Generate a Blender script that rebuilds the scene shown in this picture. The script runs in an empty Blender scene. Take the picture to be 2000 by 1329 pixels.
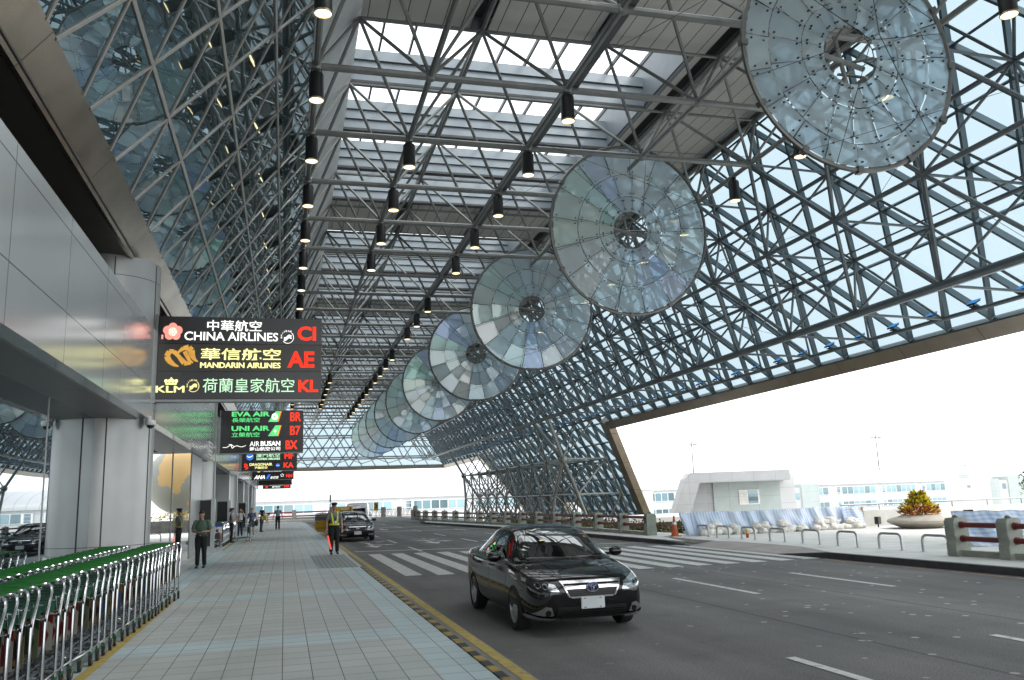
import bpy, bmesh, math, random
from mathutils import Vector, Matrix
from mathutils.bvhtree import BVHTree
random.seed(7)
S = bpy.context.scene
COL = S.collection
R = math.radians
V = Vector

# ------------------------------------------------------------------ helpers
class MB:
    """collects shapes and links them as ONE mesh object"""
    def __init__(s): s.v=[]; s.f=[]; s.m=[]; s.c=[]
    def add(s, vs, fs, mi=0, col=None):
        o=len(s.v); s.v+= [tuple(v) for v in vs]
        for f in fs:
            s.f.append(tuple(o+i for i in f)); s.m.append(mi); s.c.append(col)
        return s
    def box(s, c, d, mi=0, rz=0, M=None):
        x,y,z=[k/2 for k in d]
        vs=[V((a*x,b*y,e*z)) for a in(-1,1) for b in(-1,1) for e in(-1,1)]
        T=Matrix.Translation(c)@(M if M is not None else Matrix.Rotation(rz,4,'Z'))
        return s.add([T@v for v in vs],[(0,1,3,2),(4,6,7,5),(0,4,5,1),(2,3,7,6),(0,2,6,4),(1,5,7,3)],mi)
    def bx(s,x0,x1,y0,y1,z0,z1,mi=0): return s.box(((x0+x1)/2,(y0+y1)/2,(z0+z1)/2),(x1-x0,y1-y0,z1-z0),mi)
    def bar(s,p,q,r,n=6,mi=0,r2=None,cap=True):
        p=V(p);q=V(q);d=q-p
        if d.length<1e-6: return s
        d.normalize(); u=d.orthogonal().normalized() if abs(d.z)>.999 else d.cross(V((0,0,1))).normalized(); w=d.cross(u)
        r2=r if r2 is None else r2
        vs=[]
        for c,rr in((p,r),(q,r2)):
            for k in range(n):
                a=2*math.pi*(k+.5)/n; vs.append(c+u*math.cos(a)*rr+w*math.sin(a)*rr)
        fs=[(k,(k+1)%n,n+(k+1)%n,n+k) for k in range(n)]
        if cap: fs+=[tuple(range(n))[::-1],tuple(range(n,2*n))]
        return s.add(vs,fs,mi)
    def beam(s,p,q,w,h,up=(0,0,1),mi=0):
        p=V(p);q=V(q);d=(q-p).normalized();up=V(up); a=d.cross(up).normalized(); b=a.cross(d).normalized()
        vs=[c+a*(i*w/2)+b*(j*h/2) for c in(p,q) for i,j in((-1,-1),(1,-1),(1,1),(-1,1))]
        return s.add(vs,[(3,2,1,0),(4,5,6,7),(0,1,5,4),(1,2,6,5),(2,3,7,6),(3,0,4,7)],mi)
    def tube(s,pts,r,n=8,mi=0,closed=False):
        pts=[V(p) for p in pts]; N=len(pts); rings=[]; u=None
        for i,p in enumerate(pts):
            a=pts[(i-1)%N] if (i>0 or closed) else p; b=pts[(i+1)%N] if (i<N-1 or closed) else p
            d=(b-a).normalized()
            u=(d.orthogonal() if u is None else u-d*u.dot(d)).normalized(); w=d.cross(u)
            rr=r[i] if isinstance(r,(list,tuple)) else r
            rings.append([p+u*math.cos(2*math.pi*k/n)*rr+w*math.sin(2*math.pi*k/n)*rr for k in range(n)])
        vs=[v for g in rings for v in g]; fs=[]
        for i in range(N if closed else N-1):
            j=(i+1)%N
            fs+=[(i*n+k,i*n+(k+1)%n,j*n+(k+1)%n,j*n+k) for k in range(n)]
        if not closed: fs+=[tuple(range(n))[::-1],tuple(range((N-1)*n,N*n))]
        return s.add(vs,fs,mi)
    def quad(s,*p,mi=0,col=None): return s.add(p,[tuple(range(len(p)))],mi,col)
    def lathe(s,prof,n=16,M=Matrix(),mi=0,cap=True):
        vs=[M@V((r*math.cos(2*math.pi*k/n),r*math.sin(2*math.pi*k/n),z)) for r,z in prof for k in range(n)]
        fs=[(i*n+k,i*n+(k+1)%n,(i+1)*n+(k+1)%n,(i+1)*n+k) for i in range(len(prof)-1) for k in range(n)]
        if cap: fs+=[tuple(range(n))[::-1],tuple(range((len(prof)-1)*n,len(prof)*n))]
        return s.add(vs,fs,mi)
    def ball(s,c,r,n=10,mi=0,M=None):
        r=r if isinstance(r,(tuple,list)) else (r,r,r); m=max(4,n//2); vs=[]; 
        for i in range(m+1):
            t=math.pi*i/m
            for k in range(n):
                a=2*math.pi*k/n; p=V((r[0]*math.sin(t)*math.cos(a),r[1]*math.sin(t)*math.sin(a),r[2]*math.cos(t)))
                vs.append(V(c)+((M@p) if M is not None else p))
        fs=[(i*n+k,(i+1)*n+k,(i+1)*n+(k+1)%n,i*n+(k+1)%n) for i in range(m) for k in range(n)]
        return s.add(vs,fs,mi)
    def prism(s,poly,h,M=Matrix(),mi=0):
        n=len(poly); vs=[M@V((a,b,0)) for a,b in poly]+[M@V((a,b,h)) for a,b in poly]
        return s.add(vs,[tuple(range(n))[::-1],tuple(range(n,2*n))]+[(k,(k+1)%n,n+(k+1)%n,n+k) for k in range(n)],mi)
    def mesh(s,name,mats,smooth=False,bevel=0):
        me=bpy.data.meshes.new(name); me.from_pydata(s.v,[],s.f)
        for m in (mats if isinstance(mats,(list,tuple)) else [mats]): me.materials.append(m)
        for p,mi in zip(me.polygons,s.m): p.material_index=mi
        if any(c is not None for c in s.c):
            at=me.color_attributes.new('tint','FLOAT_COLOR','CORNER')
            for p,c in zip(me.polygons,s.c):
                for li in p.loop_indices: at.data[li].color=(*(c or (1,1,1)),1)
        bm=bmesh.new(); bm.from_mesh(me)
        bmesh.ops.remove_doubles(bm,verts=bm.verts,dist=1e-5) if smooth else None
        bmesh.ops.recalc_face_normals(bm,faces=bm.faces)
        if bevel: bmesh.ops.bevel(bm,geom=bm.edges[:],offset=bevel,segments=2,affect='EDGES',clamp_overlap=True)
        bm.to_mesh(me); bm.free()
        if smooth:
            me.polygons.foreach_set('use_smooth',[True]*len(me.polygons))
            me.set_sharp_from_angle(angle=R(38))
        return me
    def build(s,name,mats,parent=None,smooth=False,bevel=0,loc=None,rot=None):
        o=bpy.data.objects.new(name,s.mesh(name,mats,smooth,bevel)); COL.objects.link(o)
        if parent: o.parent=parent
        if loc is not None: o.location=loc
        if rot is not None: o.rotation_euler=rot
        return o
def tag(o,label=None,cat=None,group=None,kind=None):
    if label: o['label']=label
    if cat: o['category']=cat
    if group: o['group']=group
    if kind: o['kind']=kind
    return o
def thing(name,label,cat,loc=(0,0,0),rz=0,group=None):
    o=bpy.data.objects.new(name,None); COL.objects.link(o); o.location=loc; o.rotation_euler=(0,0,rz); o.empty_display_size=.2
    return tag(o,label,cat,group)
def dup(o,loc=None,rz=None,label=None,parent=None):
    c=o.copy(); COL.objects.link(c)
    if parent: c.parent=parent
    if loc is not None: c.location=loc
    if rz is not None: c.rotation_euler=(0,0,rz)
    if label: c['label']=label
    for ch in list(o.children): dup(ch,parent=c)
    return c

# ---------------------------------------------------------------- materials
MATS={}
def nt(name):
    m=bpy.data.materials.new(name); m.use_nodes=True; t=m.node_tree; t.nodes.clear()
    out=t.nodes.new('ShaderNodeOutputMaterial'); MATS[name]=m
    return m,t,out
def N(t,typ,**kw):
    n=t.nodes.new('ShaderNode'+typ)
    for k,v in kw.items():
        if k.startswith('i_'):
            key=k[2:]; n.inputs[int(key) if key.isdigit() else key.replace('_',' ')].default_value=v
        else: setattr(n,k,v)
    return n
def L(t,a,b): t.links.new(a,b)
def mat(name,col,rough=.5,metal=0,var=.12,scale=3,bump=0,bscale=40,spec=.5,coat=0,stretch=None,tint=False,rvar=0):
    """principled with noise-varied colour; all procedural"""
    if name in MATS: return MATS[name]
    m,t,out=nt(name); p=N(t,'BsdfPrincipled',i_Roughness=rough,i_Metallic=metal); p.inputs['Specular IOR Level'].default_value=spec
    if coat: p.inputs['Coat Weight'].default_value=coat; p.inputs['Coat Roughness'].default_value=.02
    tc=N(t,'TexCoord'); src=tc.outputs['Object']
    if stretch:
        mp=N(t,'Mapping'); mp.inputs['Scale'].default_value=stretch; L(t,src,mp.inputs[0]); src=mp.outputs[0]
    if var:
        n=N(t,'TexNoise',i_Scale=scale,i_Detail=6,i_Roughness=.6); L(t,src,n.inputs['Vector'])
        r=N(t,'MapRange',i_1=.3,i_2=.7,i_3=1-var,i_4=1+var); L(t,n.outputs[0],r.inputs[0])
        mx=N(t,'VectorMath',operation='SCALE'); mx.inputs[0].default_value=col[:3]; L(t,r.outputs[0],mx.inputs['Scale'])
        if tint:
            ca=N(t,'VertexColor',layer_name='tint'); L(t,ca.outputs[0],mx.inputs[0])
        L(t,mx.outputs[0],p.inputs['Base Color'])
        if rvar:
            r2=N(t,'MapRange',i_1=.3,i_2=.7,i_3=max(.02,rough-rvar),i_4=rough+rvar); L(t,n.outputs[0],r2.inputs[0]); L(t,r2.outputs[0],p.inputs['Roughness'])
    else: p.inputs['Base Color'].default_value=(*col[:3],1)
    if bump:
        n=N(t,'TexNoise',i_Scale=bscale,i_Detail=4); L(t,src,n.inputs['Vector'])
        b=N(t,'Bump',i_Strength=bump,i_Distance=.02); L(t,n.outputs[0],b.inputs['Height']); L(t,b.outputs[0],p.inputs['Normal'])
    L(t,p.outputs[0],out.inputs[0]); return m
def emis(name,col,s=1.0):
    if name in MATS: return MATS[name]
    m,t,out=nt(name); e=N(t,'Emission',i_Strength=s); e.inputs[0].default_value=(*col,1)
    # uneven back-lighting
    tc=N(t,'TexCoord'); n=N(t,'TexNoise',i_Scale=6.0); L(t,tc.outputs['Object'],n.inputs['Vector'])
    r=N(t,'MapRange',i_1=.3,i_2=.7,i_3=s*.85,i_4=s*1.1); L(t,n.outputs[0],r.inputs[0]); L(t,r.outputs[0],e.inputs['Strength'])
    L(t,e.outputs[0],out.inputs[0]); return m
def lines_fac(t,comp,period,width,offset=0,obj=True):
    """1 on joints across one axis (x,y,z) of object space"""
    tc=N(t,'TexCoord'); sp=N(t,'SeparateXYZ'); L(t,tc.outputs['Object'],sp.inputs[0])
    a=N(t,'MathXX') if 0 else N(t,'Math',operation='ADD'); a.inputs[1].default_value=offset+1000*period; L(t,sp.outputs[comp],a.inputs[0])
    b=N(t,'Math',operation='MODULO'); b.inputs[1].default_value=period; L(t,a.outputs[0],b.inputs[0])
    c=N(t,'Math',operation='LESS_THAN'); c.inputs[1].default_value=width; L(t,b.outputs[0],c.inputs[0])
    return c.outputs[0]
def mx2(t,a,b,op='MAXIMUM'):
    m=N(t,'Math',operation=op); L(t,a,m.inputs[0]); 
    if hasattr(b,'links'): L(t,b,m.inputs[1])
    else: m.inputs[1].default_value=b
    return m.outputs[0]
def panel_mat(name,col,jcol,joints,rough=.5,metal=0,var=.06,scale=1.2,spec=.5,cellvar=0.0,bump=0):
    """panels with joints: joints=[(axis,period,width,offset)]"""
    m,t,out=nt(name); p=N(t,'BsdfPrincipled',i_Roughness=rough,i_Metallic=metal); p.inputs['Specular IOR Level'].default_value=spec
    f=None
    for j in joints:
        g=lines_fac(t,*j); f=g if f is None else mx2(t,f,g)
    tc=N(t,'TexCoord'); n=N(t,'TexNoise',i_Scale=scale,i_Detail=6); L(t,tc.outputs['Object'],n.inputs['Vector'])
    r=N(t,'MapRange',i_1=.3,i_2=.7,i_3=1-var,i_4=1+var); L(t,n.outputs[0],r.inputs[0])
    fac=r.outputs[0]
    if cellvar:
        cm=N(t,'Mapping'); sc=[1e-4]*3; off=[0,0,0]
        for ax,per,w,o in joints: sc[ax]=1/per; off[ax]=o/per
        cm.inputs['Scale'].default_value=sc; cm.inputs['Location'].default_value=off; L(t,tc.outputs['Object'],cm.inputs[0])
        fl=N(t,'VectorMath',operation='FLOOR'); L(t,cm.outputs[0],fl.inputs[0])
        wn=N(t,'TexWhiteNoise'); L(t,fl.outputs[0],wn.inputs['Vector'])
        r2=N(t,'MapRange',i_1=0,i_2=1,i_3=1-cellvar,i_4=1+cellvar); L(t,wn.outputs[0],r2.inputs[0]); fac=mx2(t,fac,r2.outputs[0],'MULTIPLY')
    s=N(t,'VectorMath',operation='SCALE'); s.inputs[0].default_value=col; L(t,fac,s.inputs['Scale'])
    mix=N(t,'Mix',data_type='RGBA'); mix.inputs['B'].default_value=(*jcol,1)
    L(t,f,mix.inputs['Factor']); L(t,s.outputs[0],mix.inputs['A']); L(t,mix.outputs['Result'],p.inputs['Base Color'])
    if bump:
        b=N(t,'Bump',i_Strength=bump,i_Distance=.01); b.invert=True; L(t,f,b.inputs['Height']); L(t,b.outputs[0],p.inputs['Normal'])
    L(t,p.outputs[0],out.inputs[0]); return m
def schlick(t):
    lw=N(t,'LayerWeight'); p=N(t,'Math',operation='POWER'); p.inputs[1].default_value=5.; L(t,lw.outputs['Facing'],p.inputs[0])
    return mx2(t,mx2(t,p.outputs[0],.9,'MULTIPLY'),.04,'ADD')
def thin_glass(name,trans,refl=.12,rough=.02,diff=0,dcol=(.5,.5,.5),wav=0,wscale=.6,tint=False,dirt=False):
    """thin pane: tinted transparency + reflection (+ milky part)"""
    m,t,out=nt(name); tr=N(t,'BsdfTransparent'); tr.inputs[0].default_value=(*trans,1)
    gl=N(t,'BsdfGlossy',i_Roughness=rough); gl.inputs[0].default_value=(.9,.95,.97,1)
    fr=schlick(t); a=N(t,'Math',operation='ADD'); a.inputs[1].default_value=refl; a.use_clamp=True; L(t,fr,a.inputs[0])
    if tint:
        ca=N(t,'VertexColor',layer_name='tint'); mu=N(t,'Mix',data_type='RGBA',blend_type='MULTIPLY'); mu.inputs['Factor'].default_value=1
        mu.inputs['A'].default_value=(*trans,1); L(t,ca.outputs[0],mu.inputs['B']); L(t,mu.outputs['Result'],tr.inputs[0]); L(t,ca.outputs[0],gl.inputs[0])
    base=tr.outputs[0]
    if diff:
        df=N(t,'BsdfDiffuse'); df.inputs[0].default_value=(*dcol,1); tl=N(t,'BsdfTranslucent'); tl.inputs[0].default_value=(*dcol,1)
        if tint:
            L(t,ca.outputs[0],df.inputs[0]); L(t,ca.outputs[0],tl.inputs[0])
        m2=N(t,'MixShader',i_0=.5); L(t,df.outputs[0],m2.inputs[1]); L(t,tl.outputs[0],m2.inputs[2])
        m1=N(t,'MixShader',i_0=diff); L(t,base,m1.inputs[1]); L(t,m2.outputs[0],m1.inputs[2]); base=m1.outputs[0]
    if wav:
        tc=N(t,'TexCoord'); n=N(t,'TexNoise',i_Scale=wscale,i_Detail=2); L(t,tc.outputs['Object'],n.inputs['Vector'])
        b=N(t,'Bump',i_Strength=wav,i_Distance=.1); L(t,n.outputs[0],b.inputs['Height']); L(t,b.outputs[0],gl.inputs['Normal'])
    mx=N(t,'MixShader'); L(t,a.outputs[0],mx.inputs[0]); L(t,base,mx.inputs[1]); L(t,gl.outputs[0],mx.inputs[2])
    L(t,mx.outputs[0],out.inputs[0]); return m
def mirror_glass(name,dark,refl,gcol=(.8,.9,.92),rough=.015,wav=0,wscale=.5,wdet=2,cell=None):
    """opaque-looking tinted mirror glazing with slightly wavy panes"""
    m,t,out=nt(name); d=N(t,'BsdfDiffuse'); d.inputs[0].default_value=(*dark,1)
    gl=N(t,'BsdfGlossy',i_Roughness=rough); gl.inputs[0].default_value=(*gcol,1)
    fr=schlick(t); a=N(t,'Math',operation='ADD'); a.inputs[1].default_value=refl; a.use_clamp=True; L(t,fr,a.inputs[0])
    if wav:
        tc=N(t,'TexCoord'); n=N(t,'TexNoise',i_Scale=wscale,i_Detail=wdet,i_Distortion=.4); L(t,tc.outputs['Object'],n.inputs['Vector'])
        b=N(t,'Bump',i_Strength=wav,i_Distance=.1); L(t,n.outputs[0],b.inputs['Height']); L(t,b.outputs[0],gl.inputs['Normal'])
    mx=N(t,'MixShader'); L(t,a.outputs[0],mx.inputs[0]); L(t,d.outputs[0],mx.inputs[1]); L(t,gl.outputs[0],mx.inputs[2]); L(t,mx.outputs[0],out.inputs[0]); return m

STEEL=mat('painted_steel_tube',(.235,.245,.24),.42,.35,var=.15,scale=2)
STEELB=mat('slope_steel_tube',(.13,.155,.17),.45,.3,var=.15,scale=2)
STEELD=mat('dark_steel',(.10,.105,.11),.5,.3)
MULL=mat('mullion_grey_blue',(.105,.14,.16),.45,.4,var=.08)
CHROME=mat('chrome',(.75,.76,.78),.12,1,var=.03)
STAIN=mat('stainless_tube',(.40,.41,.42),.2,1,var=.08,scale=8)
BLACK=mat('black_plastic',(.012,.012,.013),.45,var=.1)
RUBBER=mat('tyre_rubber',(.018,.018,.018),.75,var=.15,scale=12)
CONC=mat('concrete',(.40,.39,.36),.8,var=.14,scale=3,bump=.3,bscale=60)
WHITEP=mat('white_paint',(.72,.73,.73),.4,var=.04)
# ------------------------------------------------------- camera, world, light
CAMP=(1650.,0.265102928,0.185277615,0.0350007113)
cd=bpy.data.cameras.new('camera'); cam=bpy.data.objects.new('camera',cd); COL.objects.link(cam); S.camera=cam
cd.sensor_width=36; cd.lens=36*CAMP[0]/2000; cd.clip_start=.1; cd.clip_end=3000
yw,pt,rl=CAMP[1:]
fw=V((math.sin(yw)*math.cos(pt),math.cos(yw)*math.cos(pt),math.sin(pt))); rt=V((math.cos(yw),-math.sin(yw),0)); up=rt.cross(fw)
r2=rt*math.cos(rl)-up*math.sin(rl); u2=rt*math.sin(rl)+up*math.cos(rl)
cam.matrix_world=Matrix(((r2.x,u2.x,-fw.x,0),(r2.y,u2.y,-fw.y,0),(r2.z,u2.z,-fw.z,1.85),(0,0,0,1)))
S.render.resolution_x=1024; S.render.resolution_y=680
w=bpy.data.worlds.new('World'); S.world=w; w.use_nodes=True; t=w.node_tree; t.nodes.clear()
out=N(t,'OutputWorld'); bg=N(t,'Background'); sky=N(t,'TexSky',sky_type='NISHITA',sun_disc=False,sun_elevation=R(52),sun_rotation=R(118),air_density=1.0,dust_density=4.0)
hs=N(t,'HueSaturation'); hs.inputs['Saturation'].default_value=.12; L(t,sky.outputs[0],hs.inputs['Color'])
ov=N(t,'Mix',data_type='RGBA'); ov.inputs['Factor'].default_value=.86; ov.inputs['B'].default_value=(12.6,12.9,13.0,1)   # high even overcast veil
L(t,hs.outputs[0],ov.inputs['A']); L(t,ov.outputs['Result'],bg.inputs[0]); bg.inputs[1].default_value=.10; L(t,bg.outputs[0],out.inputs[0])
sl=bpy.data.lights.new('sun','SUN'); sl.energy=1.0; sl.angle=R(14); sl.color=(1,.96,.9); so=bpy.data.objects.new('sun',sl); COL.objects.link(so)
sd=V((math.sin(R(118))*math.cos(R(52)),math.cos(R(118))*math.cos(R(52)),math.sin(R(52)))); so.rotation_euler=sd.to_track_quat('Z','Y').to_euler(); so.location=(40,-20,60)
S.view_settings.view_transform='Standard'; S.view_settings.look='None'; S.view_settings.exposure=1.12; S.view_settings.gamma=1
S.cycles.max_bounces=9; S.cycles.transparent_max_bounces=24; S.cycles.glossy_bounces=5; S.cycles.diffuse_bounces=5; S.cycles.transmission_bounces=4
S.cycles.use_denoising=True; S.cycles.sample_clamp_indirect=6; S.cycles.caustics_reflective=False; S.cycles.caustics_refractive=False

# ------------------------------------------------------------------ the setting
M0=4.14
YN=[21.2+M0*k for k in range(-7,26)]     # lower truss node rows (-7.8 .. 124.7)
# asphalt
m,t,out=nt('asphalt'); p=N(t,'BsdfPrincipled',i_Roughness=.82); tc=N(t,'TexCoord')
n1=N(t,'TexNoise',i_Scale=.35,i_Detail=5); n2=N(t,'TexNoise',i_Scale=45,i_Detail=3); n3=N(t,'TexNoise',i_Scale=95,i_Detail=3)
for n in(n1,n2,n3): L(t,tc.outputs['Object'],n.inputs['Vector'])
cr=N(t,'ValToRGB'); cr.color_ramp.elements[0].position=.3; cr.color_ramp.elements[0].color=(.098,.097,.096,1); cr.color_ramp.elements[1].position=.72; cr.color_ramp.elements[1].color=(.15,.148,.143,1); L(t,n1.outputs[0],cr.inputs[0])
r=N(t,'MapRange',i_1=.3,i_2=.7,i_3=.6,i_4=1.45); L(t,n2.outputs[0],r.inputs[0])
r3=N(t,'MapRange',i_1=.3,i_2=.7,i_3=.5,i_4=1.6); L(t,n3.outputs[0],r3.inputs[0])
mpT=N(t,'Mapping'); mpT.inputs['Scale'].default_value=(.85,.035,1); L(t,tc.outputs['Object'],mpT.inputs[0]); n4=N(t,'TexNoise',i_Scale=1.,i_Detail=3); L(t,mpT.outputs[0],n4.inputs['Vector'])
n5=N(t,'TexNoise',i_Scale=.9,i_Detail=7,i_Roughness=.7); L(t,tc.outputs['Object'],n5.inputs['Vector'])
r4=N(t,'MapRange',i_1=.38,i_2=.62,i_3=.78,i_4=1.16); L(t,n4.outputs[0],r4.inputs[0]); r5=N(t,'MapRange',i_1=.25,i_2=.5,i_3=.72,i_4=1.03); L(t,n5.outputs[0],r5.inputs[0])
sm=lines_fac(t,0,1000,.035,-9.62); sm2=lines_fac(t,0,1000,.03,-6.9); cz=mx2(t,mx2(t,sm,sm2),-.45,'MULTIPLY'); cz=mx2(t,cz,1.,'ADD')
sc=N(t,'VectorMath',operation='SCALE'); L(t,cr.outputs[0],sc.inputs[0]); L(t,mx2(t,mx2(t,mx2(t,r.outputs[0],r3.outputs[0],'MULTIPLY'),mx2(t,r4.outputs[0],r5.outputs[0],'MULTIPLY'),'MULTIPLY'),cz,'MULTIPLY'),sc.inputs['Scale'])
# pale flecks (droppings, petals) lying towards the open side
vo=N(t,'TexVoronoi',i_Scale=2.6); L(t,tc.outputs['Object'],vo.inputs['Vector'])
nd=N(t,'TexNoise',i_Scale=30.); L(t,tc.outputs['Object'],nd.inputs['Vector']); ad=mx2(t,vo.outputs['Distance'],mx2(t,nd.outputs[0],.05,'MULTIPLY'),'ADD')
lt=N(t,'Math',operation='LESS_THAN'); lt.inputs[1].default_value=.15; L(t,ad,lt.inputs[0])
wn=N(t,'TexWhiteNoise'); L(t,vo.outputs['Color'],wn.inputs['Vector']); gt=N(t,'Math',operation='GREATER_THAN'); gt.inputs[1].default_value=.2; L(t,wn.outputs[0],gt.inputs[0])
sx=N(t,'SeparateXYZ'); L(t,tc.outputs['Object'],sx.inputs[0]); xr=N(t,'MapRange',i_1=3.,i_2=9,i_3=0.1,i_4=1.); L(t,sx.outputs[0],xr.inputs[0])
fk=mx2(t,mx2(t,lt.outputs[0],gt.outputs[0],'MULTIPLY'),xr.outputs[0],'MULTIPLY')
mi=N(t,'Mix',data_type='RGBA'); mi.inputs['B'].default_value=(.42,.42,.40,1); L(t,fk,mi.inputs['Factor']); L(t,sc.outputs[0],mi.inputs['A']); L(t,mi.outputs['Result'],p.inputs['Base Color'])
bp=N(t,'Bump',i_Strength=.5,i_Distance=.006); L(t,n3.outputs[0],bp.inputs['Height']); L(t,bp.outputs[0],p.inputs['Normal']); L(t,p.outputs[0],out.inputs[0]); ASPH=m
# grey tiles with paler blue courses
m,t,out=nt('floor_tiles'); p=N(t,'BsdfPrincipled',i_Roughness=.42); tc=N(t,'TexCoord')
cm=N(t,'Mapping'); cm.inputs['Scale'].default_value=(1/.3,1/.4,1e-4); L(t,tc.outputs['Object'],cm.inputs[0]); fl=N(t,'VectorMath',operation='FLOOR'); L(t,cm.outputs[0],fl.inputs[0])
wn=N(t,'TexWhiteNoise'); L(t,fl.outputs[0],wn.inputs['Vector']); n1=N(t,'TexNoise',i_Scale=.8,i_Detail=9,i_Roughness=.68); L(t,tc.outputs['Object'],n1.inputs['Vector'])
ra=N(t,'MapRange',i_1=0,i_2=1,i_3=.95,i_4=1.05); L(t,wn.outputs[0],ra.inputs[0]); rb=N(t,'MapRange',i_1=.3,i_2=.7,i_3=.87,i_4=1.08); L(t,n1.outputs[0],rb.inputs[0])
bl=mx2(t,lines_fac(t,1,6.0,.8,.6),lines_fac(t,0,1000,.75,-1.55)); 
bl=mx2(t,bl,lines_fac(t,0,1000,.45,2.55))
mc=N(t,'Mix',data_type='RGBA'); mc.inputs['A'].default_value=(.465,.495,.485,1); mc.inputs['B'].default_value=(.47,.575,.60,1); L(t,bl,mc.inputs['Factor'])
sc=N(t,'VectorMath',operation='SCALE'); L(t,mc.outputs['Result'],sc.inputs[0]); L(t,mx2(t,ra.outputs[0],rb.outputs[0],'MULTIPLY'),sc.inputs['Scale'])
jt=lines_fac(t,0,.3,.009); jt2=mx2(t,lines_fac(t,1,.4,.012),.85,'MULTIPLY'); jj=mx2(t,jt,jt2)
mi=N(t,'Mix',data_type='RGBA'); mi.inputs['B'].default_value=(.05,.055,.055,1); L(t,jj,mi.inputs['Factor']); L(t,sc.outputs[0],mi.inputs['A']); L(t,mi.outputs['Result'],p.inputs['Base Color'])
rr=N(t,'MapRange',i_1=.3,i_2=.7,i_3=.34,i_4=.6); L(t,n1.outputs[0],rr.inputs[0]); L(t,rr.outputs[0],p.inputs['Roughness'])
bp=N(t,'Bump',i_Strength=.3,i_Distance=.004); bp.invert=True; L(t,jj,bp.inputs['Height']); L(t,bp.outputs[0],p.inputs['Normal']); L(t,p.outputs[0],out.inputs[0]); TILE=m
PAVE=panel_mat('plaza_paving',(.66,.655,.63),(.42,.41,.39),[(0,.9,.012,0),(1,.9,.012,0)],.75,var=.1,cellvar=.05)
def struct(name,mb,m,**k): o=mb.build(name,m,**k); o['kind']='structure'; return o
b=MB(); b.quad((-1500,-600,-6),(1500,-600,-6),(1500,2200,-6),(-1500,2200,-6)); struct('ground',b,mat('far_ground',(.62,.62,.60),.9,var=.2,scale=.05))
# elevated deck: road sheet on a slab
b=MB(); b.bx(-16,17,-25,122,-1.0,-.012); struct('deck',b,CONC)
b=MB(); b.quad((-16,-25,0),(14.6,-25,0),(14.6,122,0),(-16,122,0)); struct('road',b,ASPH)
b=MB(); b.bx(-14,2.02,-25,86,0.004,.15); 
pts=[(2.02,86),(1.95,90),(1.7,93.5),(.9,96.5),(-.6,98.6),(-3,99.6),(-14,100),(-14,86)]
b.prism(pts,.146,Matrix.Translation((0,0,.004))); struct('sidewalk',b,TILE)
# kerbs
m,t,out=nt('striped_kerb_paint'); p=N(t,'BsdfPrincipled',i_Roughness=.6); tc=N(t,'TexCoord'); n1=N(t,'TexNoise',i_Scale=9.,i_Detail=5); L(t,tc.outputs['Object'],n1.inputs['Vector'])
st=lines_fac(t,1,.62,.31); mi=N(t,'Mix',data_type='RGBA'); mi.inputs['A'].default_value=(.03,.03,.028,1); mi.inputs['B'].default_value=(.38,.27,.07,1); L(t,st,mi.inputs['Factor'])
rb=N(t,'MapRange',i_1=.3,i_2=.7,i_3=.55,i_4=1.15); L(t,n1.outputs[0],rb.inputs[0]); sc=N(t,'VectorMath',operation='SCALE'); L(t,mi.outputs['Result'],sc.inputs[0]); L(t,rb.outputs[0],sc.inputs['Scale']); L(t,sc.outputs[0],p.inputs['Base Color']); L(t,p.outputs[0],out.inputs[0]); STRIPE=m
b=MB(); b.bx(2.02,2.15,-25,24.2,.004,.156); struct('striped_kerb',b,STRIPE,bevel=.015)
b=MB(); b.bx(2.02,2.15,30.6,86,.004,.156); kp=[(2.08,86),(2.0,90.1),(1.78,93.5),(.95,96.6),(-.55,98.7),(-3,99.7),(-10,100.1)]
for a,c in zip(kp,kp[1:]): b.beam((*a,.08),(*c,.08),.14,.152)
b.bx(2.02,2.15,24.2,30.6,.004,.11)
struct('kerb',b,mat('pale_kerb_stone',(.52,.50,.46),.8))
b=MB(); b.bx(2.15,2.44,-25,86,.002,.095); struct('gutter_strip',b,mat('gutter_concrete',(.20,.20,.195),.85))
def worn(name,col,thr):
    m=mat(name,col,.7,var=.2,scale=7); t=m.node_tree; p=[n for n in t.nodes if n.type=='BSDF_PRINCIPLED'][0]; src=p.inputs['Base Color'].links[0].from_socket
    tc=N(t,'TexCoord'); n=N(t,'TexNoise',i_Scale=5.,i_Detail=9,i_Roughness=.75); L(t,tc.outputs['Object'],n.inputs['Vector']); r=N(t,'MapRange',i_1=thr,i_2=thr+.06,i_3=0,i_4=.8); L(t,n.outputs[0],r.inputs[0])
    mi=N(t,'Mix',data_type='RGBA'); mi.inputs['B'].default_value=(.12,.12,.115,1); L(t,r.outputs[0],mi.inputs['Factor']); L(t,src,mi.inputs['A']); L(t,mi.outputs['Result'],p.inputs['Base Color']); return m
WLINE=worn('road_line_white',(.58,.58,.56),.57); YLINE=worn('road_line_yellow',(.42,.32,.09),.56)
b=MB(); b.quad((2.28,-25,.099),(2.42,-25,.099),(2.42,86,.099),(2.28,86,.099)); 
pl=[(2.35,86),(2.32,90.2),(2.1,93.7),(1.2,97),(-.4,99.1),(-3,100.1)]
for (x0,y0),(x1,y1) in zip(pl,pl[1:]): b.quad((x0-.07,y0,.006),(x1-.07,y1,.006),(x1+.07,y1+.05,.006),(x0+.07,y0,.006))
struct('kerb_line',b,YLINE)
b=MB(); b.quad((-2.1,-25,.154),(-1.98,-25,.154),(-1.98,18.2,.154),(-2.1,18.2,.154)); b.quad((-2.5,38,.154),(-2.4,38,.154),(-2.4,53,.154),(-2.5,53,.154)); b.quad((-1.95,44.5,.154),(-1.86,44.5,.154),(-1.86,49,.154),(-1.95,49,.154)); struct('trolley_bay_line',b,YLINE)
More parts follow.
